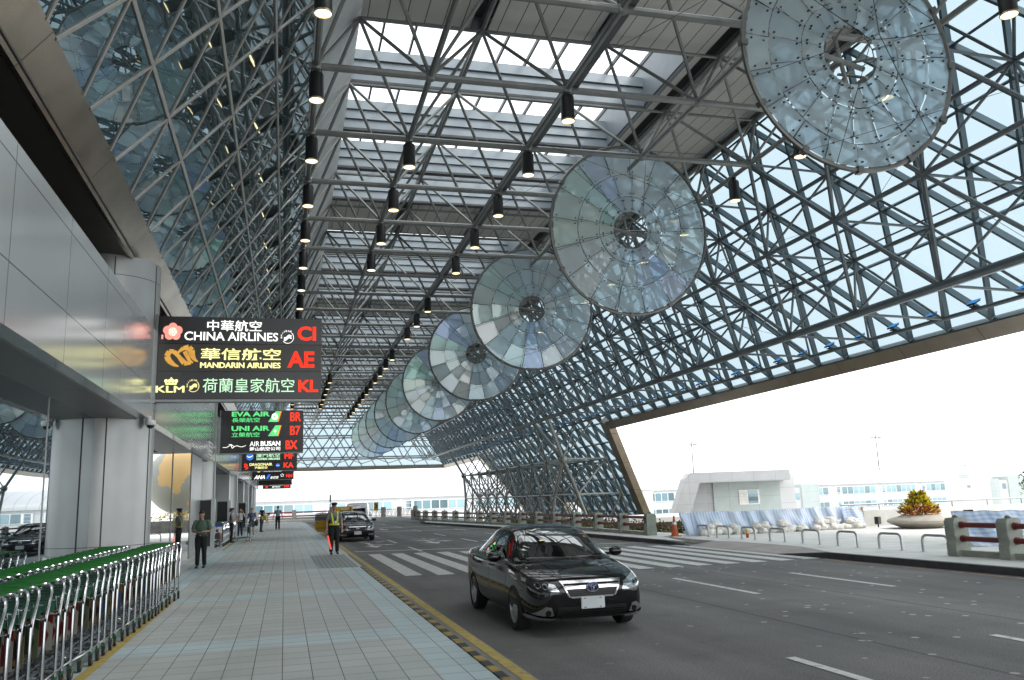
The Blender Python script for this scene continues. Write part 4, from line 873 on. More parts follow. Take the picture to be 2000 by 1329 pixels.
    bpy.context.view_layer.update(); me=bpy.data.meshes.new_from_object(o.evaluated_get(bpy.context.evaluated_depsgraph_get())); o.modifiers.clear(); o.data=me
    bv=BVHTree.FromPolygons([V(v)*k for v in b.v],b.f); me.materials.clear()
    for m in mats: me.materials.append(m)
    for p in me.polygons:
        h=bv.find_nearest(p.center); p.material_index=b.m[h[2]] if h[2] is not None else 0; p.use_smooth=True
    o.parent=t; bpy.data.meshes.remove(src)
    if hair:
        h=MB(); h.ball((0,.022,.036),(.082,.094,.088),18,0,None); h.v=[v for v in h.v]
        vs=[]
        for v in h.v:
            x,y_,z=v; 
            if y_<-.03: z=max(z,.052+(-.03-y_)*.3) if z<.06 else z
            if z<-.03: z=-.03
            vs.append((x,y_,z))
        h.v=[(Mh@V(v))*k for v in vs]; h.build('hair',HAIR,t,smooth=True)
    t['_']=0; del t['_']; t_M=Mh; return t,Mh,k
def cap(t,Mh,k,m):
    b=MB(); b.lathe([(.088,.055),(.094,.075),(.112,.105),(.105,.125),(.05,.138),(.001,.14)],20); b.add([(-.075,-.05,.058),(.075,-.05,.058),(.06,-.135,.045),(0,-.155,.042),(-.06,-.135,.045)],[(0,1,2,3,4)]); b.v=[(Mh@V((v[0],v[1]*1.15+.012,v[2])))*k for v in b.v]; b.build('cap',m,t,smooth=True)
GREENS=cloth('green_polo',(.10,.165,.12)); GREYS=cloth('grey_uniform_shirt',(.20,.21,.235)); BLUES=cloth('blue_grey_shirt',(.24,.27,.33)); WHS=cloth('white_check_shirt',(.48,.50,.52)); JAC=cloth('blue_jacket',(.09,.13,.24)); SUIT=cloth('navy_suit',(.02,.022,.03)); CAPM=cloth('black_cap',(.014,.014,.017)); SKT=cloth('grey_skirt',(.07,.075,.085))
# man in green looking down at a phone
t,Mh,k=person('man in a green polo and black trousers looking down at his phone',(-2.36,27.2,.15),R(-8),1.66,GREENS,arms=[((-.27,.0,1.10),(-.085,-.22,1.09)),((.27,.0,1.10),(.085,-.22,1.09))],bow=R(28),vox=.0095,fat=1.13,sleeve=.8)
b=MB(); b.box((0,-.315,1.085),(.16,.075,.014),M=Matrix.Rotation(R(15),4,'X')); b.build('phone',BLACK,None,bevel=.003); o=bpy.data.objects[-1] if 0 else [q for q in bpy.data.objects if q.name=='phone'][0]; o.location=t.location; o.rotation_euler=t.rotation_euler; tag(o,'small dark phone held in both hands by the man in the green polo','phone')
b=MB(); b.v=[]; 
for rr in((.163*1.1,.118*1.1),): 
    n=28; vs=[(rr[0]*math.cos(2*math.pi*i/n),rr[1]*math.sin(2*math.pi*i/n)+.002,z) for z in(.925,.96) for i in range(n)]; b.add(vs,[(i,(i+1)%n,n+(i+1)%n,n+i) for i in range(n)])
b.box((0,-.134,.943),(.05,.012,.035),1); b.build('belt',[mat('belt_leather',(.015,.013,.012),.4),CHROME],t)
# guard
t,Mh,k=person('guard in a grey shirt, yellow reflective straps and black cap standing at the kerb',(1.70,30.9,.15),R(8),1.74,GREYS,arms=[((-.255,.02,1.11),(-.265,-.03,.86)),((.255,.02,1.11),(.265,-.02,.86))],vox=.0095,hair=True,sleeve=.75); cap(t,Mh,k,CAPM)
YV=mat('yellow_reflective',(.62,.68,.03),.4); b=MB()
for sx in(-1,1):
    pts=[(sx*.105,.085,1.38),(sx*.11,.02,1.445),(sx*.105,-.085,1.37),(sx*.085,-.135,1.2),(sx*.05,-.135,1.03)]
    for a,c in zip(pts,pts[1:]): b.beam(a,c,.05,.008,(0,-1,.2))
    for a,c in zip([(sx*.05,.135,1.03),(sx*.09,.138,1.22)],[(sx*.09,.138,1.22),(sx*.105,.085,1.38)]): b.beam(a,c,.05,.008,(0,1,.2))
n=28; vs=[(.175*math.cos(2*math.pi*i/n),.136*math.sin(2*math.pi*i/n),z) for z in(.985,1.04) for i in range(n)]; b.add(vs,[(i,(i+1)%n,n+(i+1)%n,n+i) for i in range(n)]); b.v=[V(v)*k for v in b.v]; b.build('reflective_harness',YV,t)
b=MB(); b.tube([(0,-.125,1.3),(.01,-.14,1.12)],.012,6); b.box((.01,-.145,1.09),(.05,.01,.08),1); b.v=[V(v)*k for v in b.v]; b.build('lanyard',[BLACK,WHITEP],t)
b=MB(); b.tube([(0,0,0),(.02,-.01,-.15)],.018,8,1); b.tube([(.02,-.01,-.15),(.13,-.06,-.62)],[.022,.028],10); b.build('baton',[emis('baton_red',(.9,.09,.07),.75),BLACK]); o=[q for q in bpy.data.objects if q.name=='baton'][0]; o.location=(1.70-.245,30.9-.09,.15+.80); tag(o,'glowing red traffic baton in the hand of the guard','baton')
# man walking away
t,Mh,k=person('man in a blue grey shirt and black trousers walking away along the tiles',(-.45,65.8,.15),R(180),1.74,BLUES,legs=[((-.09,-.15,.50),(-.10,-.05,.12)),((.095,.06,.49),(.10,.22,.13))],arms=[((-.28,.06,1.13),(-.33,.10,.88)),((.28,-.02,1.12),(.33,-.1,.88))],vox=.016)
# uniformed woman at the trolley
t,Mh,k=person('woman in a blue grey uniform shirt, dark trousers and beret holding a trolley handle',(-2.55,45.7,.15),R(92),1.68,BLUES,arms=[((-.22,-.05,1.13),(-.17,-.36,1.07)),((.22,-.03,1.13),(.16,-.36,1.08))],vox=.013); cap(t,Mh,k,CAPM)
b=MB(); b.ball(V((0,.105,1.60))*k,(.045,.045,.05),10); b.build('hair_bun',HAIR,t,smooth=True)
t,Mh,k=person('man in a white checked shirt holding a phone to his ear behind the trolleys',(-2.6,55.5,.15),R(10),1.66,WHS,bottom=cloth('navy_trousers',(.02,.025,.05)),arms=[((-.25,.02,1.12),(-.25,-.05,.9)),((.27,-.08,1.17),(.125,-.11,1.50))],vox=.014)
t,Mh,k=person('woman in a blue jacket and grey skirt with a shoulder bag, beside the trolleys',(-1.85,53.4,.15),R(-12),1.66,JAC,bottom=SKT,shoe=mat('white_shoe',(.6,.6,.6),.5),skirt=True,sleeve=2,arms=[((-.25,-.02,1.12),(-.12,-.22,1.15)),((.25,.02,1.12),(.16,-.2,1.10))],vox=.013)
b=MB(); b.ball((.27,.06,.80),(.11,.14,.2),12); b.tube([(.27,.06,.95),(.24,.03,1.2),(.19,.03,1.42)],.014,6); b.build('shoulder_bag',BLACK); o=[q for q in bpy.data.objects if q.name=='shoulder_bag'][0]; o.location=(-1.85,53.4,.15); o.rotation_euler=(0,0,R(-12)); tag(o,'dark bag hanging from the shoulder of the woman in the blue jacket','bag')
t,Mh,k=person('person in a yellow top bending down past the woman in the blue jacket',(-1.55,63,.15),R(75),1.6,cloth('yellow_top',(.55,.50,.12)),bottom=cloth('dark_shorts',(.05,.05,.05)),waist=R(62),arms=[((-.2,-.42,.92),(-.17,-.5,.66)),((.2,-.42,.92),(.17,-.5,.66))],vox=.016)
t,Mh,k=person('distant man in a dark suit pushing a loaded trolley by the last column',(-2.2,92.3,.15),R(5),1.7,SUIT,sleeve=2,arms=[((-.24,-.05,1.14),(-.2,-.32,1.06)),((.24,-.05,1.14),(.2,-.32,1.06))],vox=.02)
t,Mh,k=person('man in dark clothes standing behind the open yellow taxi door',(2.62,50.6,0),R(-20),1.70,SUIT,sleeve=2,vox=.016)
# ---------------------------------------------------------------------- cars
CARGL=mirror_glass('car_dark_glass',(.006,.007,.008),.18,(.95,.97,.98),.01)
def carpaint(name,col,rough=.06,metal=0): return mat(name,col,rough,metal,var=.04,scale=2,spec=.6)
CBLACK=carpaint('black_car_paint',(.004,.004,.0045)); CNAVY=carpaint('navy_car_paint',(.006,.008,.016)); CYEL=carpaint('taxi_yellow_paint',(.55,.33,.012),.12); CWHITE=carpaint('white_van_paint',(.72,.73,.74),.15)
HLG=thin_glass('headlamp_glass',(.93,.95,.97),.10,.02); HLIN=mat('headlamp_reflector',(.55,.56,.58),.15,.9,var=.3,scale=30); HLD=mat('headlamp_dark_bezel',(.03,.03,.033),.2,.5); GRILL=mat('grille_black',(.006,.006,.007),.5); PLATE=mat('number_plate_white',(.62,.66,.68),.45); AMB=mat('amber_lens',(.5,.15,.02),.2); BADGE=mat('badge_blue',(.05,.06,.16),.2,.6); RIMM=mat('alloy_rim',(.74,.76,.77),.35,.5)
SEDAN=dict(
 body=[ # y,w,zb,zs,zt
 (.0,.50,.40,.60,.665),(.03,.66,.30,.63,.70),(.12,.78,.225,.675,.765),(.30,.855,.19,.735,.825),(.62,.895,.18,.83,.895),(1.0,.91,.18,.885,.955),(1.3,.912,.18,.925,1.0),(1.9,.912,.18,.945,1.0),(2.7,.912,.18,.96,1.01),(3.4,.912,.18,.975,1.03),(4.0,.905,.185,.995,1.07),(4.45,.87,.21,1.0,1.085),(4.70,.80,.26,.97,1.05),(4.80,.70,.34,.86,.96),(4.825,.60,.42,.76,.86)],
 roof=[(1.10,.76,.985,.70),(1.30,.80,1.07,.68),(1.60,.825,1.225,.655),(1.90,.84,1.355,.625),(2.15,.85,1.425,.605),(2.55,.855,1.465,.59),(3.0,.852,1.455,.585),(3.4,.84,1.385,.575),(3.75,.815,1.275,.565),(4.1,.77,1.135,.575),(4.32,.72,1.055,.60)],
 wheels=(.96,3.735),wr=.335,L=4.825,
 wind=([(-.70,1.24),(-.40,1.17),(0,1.145),(.40,1.17),(.70,1.24),(.575,2.02),(.3,2.06),(-.3,2.06),(-.575,2.02)]),
 back=[(-.50,3.42),(.50,3.42),(.60,4.12),(-.60,4.12)],
 side=[[(1.52,1.0),(1.93,1.255),(2.17,1.345),(2.50,1.378),(2.50,1.0)],[(2.58,1.0),(2.58,1.38),(2.95,1.365),(3.25,1.31),(3.32,1.02)],[(3.37,1.02),(3.31,1.29),(3.55,1.21),(3.80,1.06)]],
 seams=[1.38,2.54,3.52])
def loft(secs,half,mirror=True):
    b=MB(); rings=[]
    for s in secs:
        h=half(*s); y=s[0]; ring=[(x,y,z) for x,z in h]+[(-x,y,z) for x,z in h[-2:0:-1]]; rings.append(ring)
    n=len(rings[0]); b.add([v for r in rings for v in r],[(i*n+k,i*n+(k+1)%n,(i+1)*n+(k+1)%n,(i+1)*n+k) for i in range(len(rings)-1) for k in range(n)])
    b.f.append(tuple(range(n))[::-1]); b.m.append(0); b.c.append(None); b.f.append(tuple(range((len(rings)-1)*n,len(rings)*n))); b.m.append(0); b.c.append(None)
    return b
def h_body(y,w,zb,zs,zt):
    hz=zs-zb
    return [(0,zb),(.45*w,zb),(.86*w,zb),(.965*w,zb+.07*hz+.02),(.99*w,zb+.30*hz),(1.0*w,zb+.58*hz),(.985*w,zs-.11*hz),(.945*w,zs+.004),(.86*w,zs+.35*(zt-zs)),(.68*w,zt-.015),(.35*w,zt+.004),(0,zt+.008)]
def h_roof(y,wb,zr,wr):
    zb=.90; zm=max(zr-.09,.95); 
    return [(0,zb),(.5*wb,zb),(wb,zb+.01),(wb+.0,zb+.07),(wb*.6+wr*.4+.01,zb+.07+(zm-zb-.07)*.5),(wr+.025,zm),(wr-.03,zr-.022),(wr*.78,zr),(wr*.4,zr+.012),(0,zr+.016)]
def ev(o):
    bpy.context.view_layer.update(); me=bpy.data.meshes.new_from_object(o.evaluated_get(bpy.context.evaluated_depsgraph_get())); o.modifiers.clear(); old=o.data; o.data=me; bpy.data.meshes.remove(old); return me
def make_car(name,label,cat,paint,spec=SEDAN,front='a',loc=(0,0,0),rz=0,group=None,rimm=RIMM,van=False):
    t=thing(name,label,cat,loc,rz,group); wr=spec['wr']
    body=loft(spec['body'],h_body).build('body',[paint,BLACK],t); sb=body.modifiers.new('s','SUBSURF'); sb.levels=2; sb.render_levels=2; ev(body)
    cut=MB()
    for y in spec['wheels']:
        for s in(-1,1): cut.lathe([(wr+.055,-.28),(wr+.055,.28)],40,Matrix.Translation((s*.86,y,wr-.005))@Matrix.Rotation(R(90),4,'Y'),1)
    co=cut.build('cut',[paint,BLACK]); bo=body.modifiers.new('b','BOOLEAN'); bo.operation='DIFFERENCE'; bo.object=co; bo.solver='EXACT'; ev(body); bpy.data.objects.remove(co)
    bm=bmesh.new(); bm.from_mesh(body.data)
    for f in bm.faces: f.smooth=True
    bm.to_mesh(body.data); bm.free()
    if len(body.data.materials)<2: body.data.materials.append(BLACK)
    body.data.set_sharp_from_angle(angle=R(40))
    rf=loft(spec['roof'],h_roof).build('roof',paint,t); sb=rf.modifiers.new('s','SUBSURF'); sb.levels=2; ev(rf); rf.data.polygons.foreach_set('use_smooth',[True]*len(rf.data.polygons))
    vs=[];fs=[]
    for o in(body,rf):
        k=len(vs); vs+=[v.co.copy() for v in o.data.vertices]; fs+=[tuple(k+i for i in p.vertices) for p in o.data.polygons]
    bv=BVHTree.FromPolygons(vs,fs)
    def decal(nm,poly,mode,m,off=.006,par=t,cuts=3,thick=.0,skew=0,smooth=True,sub=None):
        bm=bmesh.new(); P=[]
        for i in range(len(poly)):
            a,c=V(poly[i]),V(poly[(i+1)%len(poly)]); n=max(1,int((c-a).length/.09))
            P+=[a.lerp(c,q/n) for q in range(n)]
        f=bm.faces.new([bm.verts.new((p.x,p.y,0)) for p in P]); bmesh.ops.triangulate(bm,faces=[f],ngon_method='BEAUTY'); bmesh.ops.subdivide_edges(bm,edges=bm.edges[:],cuts=cuts,use_grid_fill=True)
        for v in bm.verts:
            u,w_=v.co.x,v.co.y
            if mode=='front': o,d=V((u,-1,w_)),V((0,1,0))
            elif mode=='back': o,d=V((u,7,w_)),V((0,-1,0))
            elif mode=='top': o,d=V((u,w_,3)),V((0,0,-1))
            elif mode=='left': o,d=V((-2,u,w_)),V((1,0,0))
            else: o,d=V((2,u,w_)),V((-1,0,0))
            h=bv.ray_cast(o,d)
            if h[0] is None: h=bv.find_nearest(V((u,0,w_)) if mode=='front' else o+d*1.2)
            nrm=h[1]; nrm=-nrm if nrm.dot(d)>0 else nrm; v.co=h[0]+nrm*off
        if thick:
            g=bmesh.ops.extrude_face_region(bm,geom=bm.faces[:]); 
            for v in [e for e in g['geom'] if isinstance(e,bmesh.types.BMVert)]: v.co-=(V((0,-1,0)) if mode=='front' else V((0,0,0)))*thick if mode=='front' else V((0,0,0))
        bmesh.ops.recalc_face_normals(bm,faces=bm.faces[:])
        me=bpy.data.meshes.new(nm); bm.to_mesh(me); bm.free(); me.materials.append(m)
        if smooth: me.polygons.foreach_set('use_smooth',[True]*len(me.polygons))
        o=bpy.data.objects.new(nm,me); COL.objects.link(o); o.parent=par
        # make sure the sheet faces outward
        return o
    mir=lambda P: [(-x,z) for x,z in P]
    decal('windscreen',spec['wind'],'top',CARGL,.004)
    if spec.get('back'): decal('rear_window',spec['back'],'top',CARGL,.004)
    for s in('left','right'):
        for P in spec['side']: decal('side_window',P,s,CARGL,.004)
        for y in spec['seams']:
            decal('door_seam',[(y,.30),(y+.008,.30),(y+.008,.93),(y,.93)],s,GRILL,.0015,cuts=1)
        decal('sill_trim',[(1.35,.205),(3.35,.205),(3.35,.232),(1.35,.232)],s,CHROME if not van else BLACK,.012)
        if not van: decal('belt_trim',[(1.45,.972),(3.6,.995),(3.6,1.007),(1.45,.984)],s,BLACK,.006,cuts=1)
    for s in(-1,1):
        for y in ((2.34,3.32) if not van else (1.55,)):
            h=bv.ray_cast(V((s*2,y,.86)),V((-s,0,0))); b=MB(); b.tube([h[0]+V((0,-.09,0)),h[0]+V((s*.03,-.07,.0)),h[0]+V((s*.03,.07,.0)),h[0]+V((0,.09,0))],.013,6); b.build('door_handle',paint,t,smooth=True)
        b=MB(); my=spec.get('mirror',1.62); mz=1.02
        b.ball((s*1.02,my,mz),(.115,.07,.075),14,0); b.box((s*.90,my+.01,mz-.03),(.10,.05,.04),0); mo=b.build('wing_mirror',paint,t,smooth=True)
        b=MB(); b.box((s*1.02,my+.066,mz),(.17,.008,.10)); b.build('mirror_glass',CHROME,mo)
    if not van:
        for s in(-1,1):
            decal('bonnet_seam',[(s*.735,.34),(s*.745,.34),(s*.80,1.16),(s*.79,1.16)],'top',GRILL,.002,cuts=1); decal('fuel_seam' if 0 else 'bumper_seam',[(.52,.60),(.52,.612),(.62,.612),(.62,.60)],'left' if s<0 else 'right',GRILL,.002,cuts=1)
        decal('bonnet_crease',[(-.42,.30),(-.405,.30),(-.46,1.1),(-.475,1.1)],'top',paint,.006,cuts=1); decal('bonnet_crease',[(.42,.30),(.405,.30),(.46,1.1),(.475,1.1)],'top',paint,.006,cuts=1)
    wi=0
    for y in spec['wheels']:
        for s in(-1,1):
            w=thing('wheel',None,None,(s*.808,y,wr)); w.parent=t; Mr=Matrix.Rotation(R(90*s),4,'Y')
            r=wr; b=MB(); b.lathe([(r*.68,-.095),(r*.90,-.105),(r*.985,-.085),(r,-.05),(r,.05),(r*.985,.085),(r*.90,.105),(r*.68,.095)],36,Mr,cap=False); b.build('tyre',RUBBER,w,smooth=True)
            b=MB(); b.lathe([(r*.70,.09),(r*.70,.07),(r*.64,.05),(r*.62,-.02)],36,Mr,cap=False); b.lathe([(r*.15,.075),(r*.13,.085),(.001,.088)],16,Mr,cap=False)
            for q in range(10):
                a=2*math.pi*q/10+(.07 if q%2 else -.07); c,sn=math.cos(a),math.sin(a)
                b.beam(Mr@V((c*r*.12,sn*r*.12,.07)),Mr@V((c*r*.66,sn*r*.66,.06)),(.048),.03,Mr@V((0,0,1)))
            b.build('rim',rimm,w,smooth=True); b=MB(); b.lathe([(r*.62,-.01),(.001,-.01)],24,Mr,cap=False); b.build('brake_disc',mat('brake_dark',(.03,.03,.03),.5,.6),w)
    # front end
    def fb(nm,b_,m,par=t,smooth=False): return b_.build(nm,m,par,smooth)
    if front=='a':
        for s in(-1,1):
            P=[(.455,.60),(.50,.70),(.62,.745),(.78,.79),(.893,.815),(.895,.76),(.86,.69),(.72,.625),(.56,.595)]; P=P if s>0 else mir(P)
            hl=decal('headlight',P,'front',HLD if s<0 else HLIN,.005)
            P2=[(.48,.607),(.53,.695),(.60,.715),(.64,.64),(.60,.615)]; decal('reflector',P2 if s>0 else mir(P2),'front',HLIN,.010,hl)
            for cx in(.665,.745):
                ring=[(s*(cx+.034*math.cos(a*math.pi/10)),.672+.036*math.sin(a*math.pi/10)+.02*(cx-.66)/.1) for a in range(20)]; decal('lens_ring',ring,'front',CHROME,.013,hl,cuts=1); decal('lens',[(s*cx+(u-s*cx)*.72,(.672+.02*(cx-.66)/.1)+(v-(.672+.02*(cx-.66)/.1))*.72) for u,v in ring],'front',HLD,.018,hl,cuts=1)
            decal('indicator',[(s*.83,.77),(s*.86,.785),(s*.865,.74),(s*.84,.73)],'front',HLIN,.011,hl)
        g=decal('grille',[(-.44,.725),(.44,.725),(.37,.54),(.30,.525),(-.30,.525),(-.37,.54)],'front',GRILL,.004)
        decal('chrome_bar',[(-.455,.735),(.455,.735),(.44,.700),(-.44,.700)],'front',CHROME,.018,g); decal('chrome_bar',[(-.40,.675),(.40,.675),(.385,.635),(-.385,.635)],'front',CHROME,.020,g); decal('chrome_bar',[(-.335,.535),(.335,.535),(.30,.512),(-.30,.512)],'front',CHROME,.016,g)
        for s in(-1,1): decal('chrome_bar',[(s*.455,.735),(s*.438,.735),(s*.325,.53),(s*.345,.522)],'front',CHROME,.017,g)
        for z in(.615,.59,.565): decal('grille_slat',[(-.37,z),(.37,z),(.37,z-.007),(-.37,z-.007)],'front',mat('slat_grey',(.05,.05,.055),.3,.6),.012,g,cuts=1)
        b=MB(); y0=bv.ray_cast(V((0,-1,.655)),V((0,1,0)))[0].y-.03
        b.ball((0,y0+.008,.655),(.088,.012,.062),24,1)
        for (rx,rz_,cx,cz,w_) in((.088,.062,0,0,.011),(.046,.024,0,.028,.009),(.020,.056,0,0,.009)): b.tube([(cx+rx*math.cos(a*math.pi/14),y0-.006,.655+cz+rz_*math.sin(a*math.pi/14)) for a in range(28)],w_*.75,6,0,True)
        b.build('badge',[CHROME,BADGE],g,smooth=True)
        decal('lower_intake',[(-.50,.40),(.50,.40),(.54,.25),(-.54,.25)],'front',GRILL,.004)
        for z in(.29,.32,.35): decal('intake_slat',[(-.5,z),(.5,z),(.5,z-.008),(-.5,z-.008)],'front',HLD,.009,cuts=1)
        for s in(-1,1):
            P=[(s*.555,.275),(s*.60,.40),(s*.67,.415),(s*.84,.30)]; fg=decal('fog_lamp',P,'front',CHROME,.006); ring=[(s*.64+.037*math.cos(a*math.pi/8),.325+.037*math.sin(a*math.pi/8)) for a in range(16)]; decal('lens',ring,'front',HLD,.014,fg,cuts=1)
            decal('bumper_lip',[(s*.48,.268),(s*.70,.278),(s*.855,.305),(s*.85,.25),(s*.52,.232)],'front',CHROME,.03)
        pz=.445
    else:
        for s in(-1,1):
            P=[(s*.48,.58),(s*.50,.70),(s*.72,.79),(s*.86,.79),(s*.80,.64),(s*.60,.57)]; hl=decal('headlight',P,'front',HLIN,.006)
            ring=[(s*.66+.05*math.cos(a*math.pi/8),.675+.05*math.sin(a*math.pi/8)) for a in range(16)]; decal('lens',ring,'front',HLD,.012,hl,cuts=1)
            decal('fog_lamp',[(s*.52,.30),(s*.55,.38),(s*.80,.37),(s*.76,.30)],'front',HLIN,.006)
        g=decal('grille',[(-.40,.72),(.40,.72),(.34,.56),(-.34,.56)],'front',GRILL,.004); decal('chrome_bar',[(-.41,.73),(.41,.73),(.40,.705),(-.40,.705)],'front',CHROME,.012,g)
        for q in range(9): decal('grille_slat',[(-.34+.08*q,.705),(-.33+.08*q,.705),(-.33+.08*q,.565),(-.34+.08*q,.565)],'front',HLD,.009,g,cuts=1)
        b=MB(); y0=bv.ray_cast(V((0,-1,.64)),V((0,1,0)))[0].y-.02; b.tube([(.055*math.cos(a*math.pi/8),y0,.64+.055*math.sin(a*math.pi/8)) for a in range(16)],.011,6,0,True); b.bar((-.07,y0,.64),(.07,y0,.64),.012); b.build('badge',CHROME,g)
        decal('lower_intake',[(-.45,.30),(.45,.30),(.48,.22),(-.48,.22)],'front',GRILL,.004); pz=.43
    y0=min(bv.ray_cast(V((x,-1,pz)),V((0,1,0)))[0].y for x in(-.15,0,.15))-.028
    b=MB(); b.bx(-.175,.175,y0,y0+.03,pz-.08,pz+.08); pl=b.build('number_plate',PLATE,t,bevel=.008); b=MB()
    for x in(-.12,.11): 
        for z in(-.06,.06): b.box((x,y0-.003,pz+z),(.028,.008,.01))
    b.build('plate_screw',BLACK,pl)
    for s in(-1,1):
        decal('tail_lamp',[(s*.55,.80),(s*.80,.82),(s*.78,.95),(s*.56,.94)],'back',mat('tail_lamp_red',(.25,.01,.01),.15),.006)
    b=MB(); b.bar((-.62,1.16,.995),(.05,1.12,.99),.011,5); b.bar((-.05,1.14,.99),(.6,1.16,.995),.011,5); b.build('wiper',BLACK,t)
    return t,bv,decal
sc_=.965
t,bv,dc=make_car('black_sedan','glossy black sedan with chrome grille and blank white plate driving towards the viewer','car',CBLACK,loc=(4.07,11.28,0)); t.scale=(sc_,sc_,sc_)
for x,z in((.48,1.78),(.5,1.68)): dc('sticker',[(x,z),(x+.05,z),(x+.05,z+.05),(x,z+.05)],'top',AMB,.008,cuts=1)
b=MB(); b.ball((0,2.02,1.335),(.10,.02,.035),10); b.build('rear_view_mirror',BLACK,t)
t,bv,dc=make_car('dark_sedan','dark navy sedan with blank plate waiting at the kerb behind the guard','car',CNAVY,front='b',loc=(3.55,43.6,0),rz=R(1.5))
# yellow taxi with its kerb-side rear door open and boot lid up
t,bv,dc=make_car('yellow_taxi','yellow taxi with kerb side door open and boot raised behind the dark sedan','taxi',CYEL,front='b',loc=(3.5,49.6,0))
b=MB(); b.bx(-.33,.33,2.55,2.72,1.47,1.50,1); b.add([(-.24,2.58,1.5),(.24,2.58,1.5),(.20,2.66,1.66),(-.20,2.66,1.66),(-.24,2.76,1.5),(.24,2.76,1.5)],[(0,1,2,3),(3,2,5,4),(0,3,4),(1,5,2)]); b.build('roof_sign',[mat('taxi_sign_cream',(.55,.40,.16),.5),BLACK],t)
b=MB(); 
dp=[(0,.32),(.0,.95),(.05,1.33),(.42,1.40),(.80,1.34),(.86,.95),(.84,.45),(.70,.30)]
Md=Matrix.Translation((-.90,2.60,0))@Matrix.Rotation(R(172),4,'Z')@Matrix.Rotation(R(90),4,'X')
b.prism([(x,z) for x,z in dp if z<.96],.07,Md); d=b.build('open_door',CYEL,t,bevel=.01)
b=MB(); 
fr=[(0.01,.95),(.05,1.33),(.42,1.40),(.80,1.34),(.85,.95)]
for a,c in zip(fr,fr[1:]): b.beam(Md@V((a[0],a[1],.035)),Md@V((c[0],c[1],.035)),.05,.05,(0,1,0))
b.build('window_frame',BLACK,d); b=MB(); b.prism([(.04,.95),(.08,1.30),(.42,1.37),(.77,1.31),(.82,.95)],.01,Md@Matrix.Translation((0,0,.03))); b.build('door_window',thin_glass('tinted_door_glass',(.35,.35,.36),.05),d)
b=MB()
for yy in(.0705,-.0005): b.prism([(.15,.5),(.7,.5),(.74,.54),(.15,.54)],.004,Md@Matrix.Translation((0,0,yy))); b.prism([(.62,.80),(.76,.80),(.76,.84),(.62,.84)],.02,Md@Matrix.Translation((0,0,yy)))
b.build('door_trim',BLACK,d)
b=MB(); b.add([(-.6,4.2,1.10),(.6,4.2,1.10),(.58,4.55,1.72),(-.58,4.55,1.72),(-.6,4.24,1.08),(.6,4.24,1.08),(.58,4.60,1.70),(-.58,4.60,1.70)],[(0,1,2,3),(4,7,6,5),(0,4,5,1),(2,6,7,3),(1,5,6,2),(0,3,7,4)]); b.build('boot_lid',CYEL,t); b=MB(); b.beam((-.45,4.25,1.2),(-.45,4.52,1.68),.06,.02,(0,-1,.5)); b.beam((.45,4.25,1.2),(.45,4.52,1.68),.06,.02,(0,-1,.5)); b.build('lid_brace',BLACK,t)
# white van
VAN=dict(body=[(.0,.55,.45,.75,.80),(.04,.72,.34,.85,.90),(.14,.82,.26,.92,.99),(.4,.87,.22,.98,1.07),(.8,.89,.22,1.0,1.1),(1.6,.89,.22,1.0,1.1),(3,.89,.22,1.0,1.1),(4.3,.89,.24,1.0,1.1),(4.62,.86,.30,1.0,1.1),(4.7,.80,.4,.95,1.05)],
 roof=[(.36,.80,1.02,.74),(.6,.84,1.25,.73),(.95,.86,1.58,.72),(1.2,.87,1.76,.715),(1.5,.875,1.86,.71),(2.2,.878,1.91,.71),(3.4,.878,1.91,.71),(4.3,.87,1.87,.70),(4.6,.85,1.75,.69),(4.69,.80,1.55,.69)],wheels=(.85,3.55),wr=.32,L=4.7,
 wind=[(-.68,.52),(0,.47),(.68,.52),(.62,1.14),(0,1.18),(-.62,1.14)],side=[[(.75,1.1),(1.15,1.55),(1.75,1.6),(1.75,1.1)],[(1.9,1.1),(1.9,1.6),(3.0,1.6),(3.0,1.1)],[(3.1,1.1),(3.1,1.6),(4.3,1.55),(4.3,1.1)]],seams=[1.82,3.05],mirror=.72)
t,bv,dc=make_car('white_van','white van with dark windscreen parked beyond the taxi near the cross road','van',CWHITE,spec=VAN,front='b',loc=(4.9,62,0),rz=R(-8),van=True)
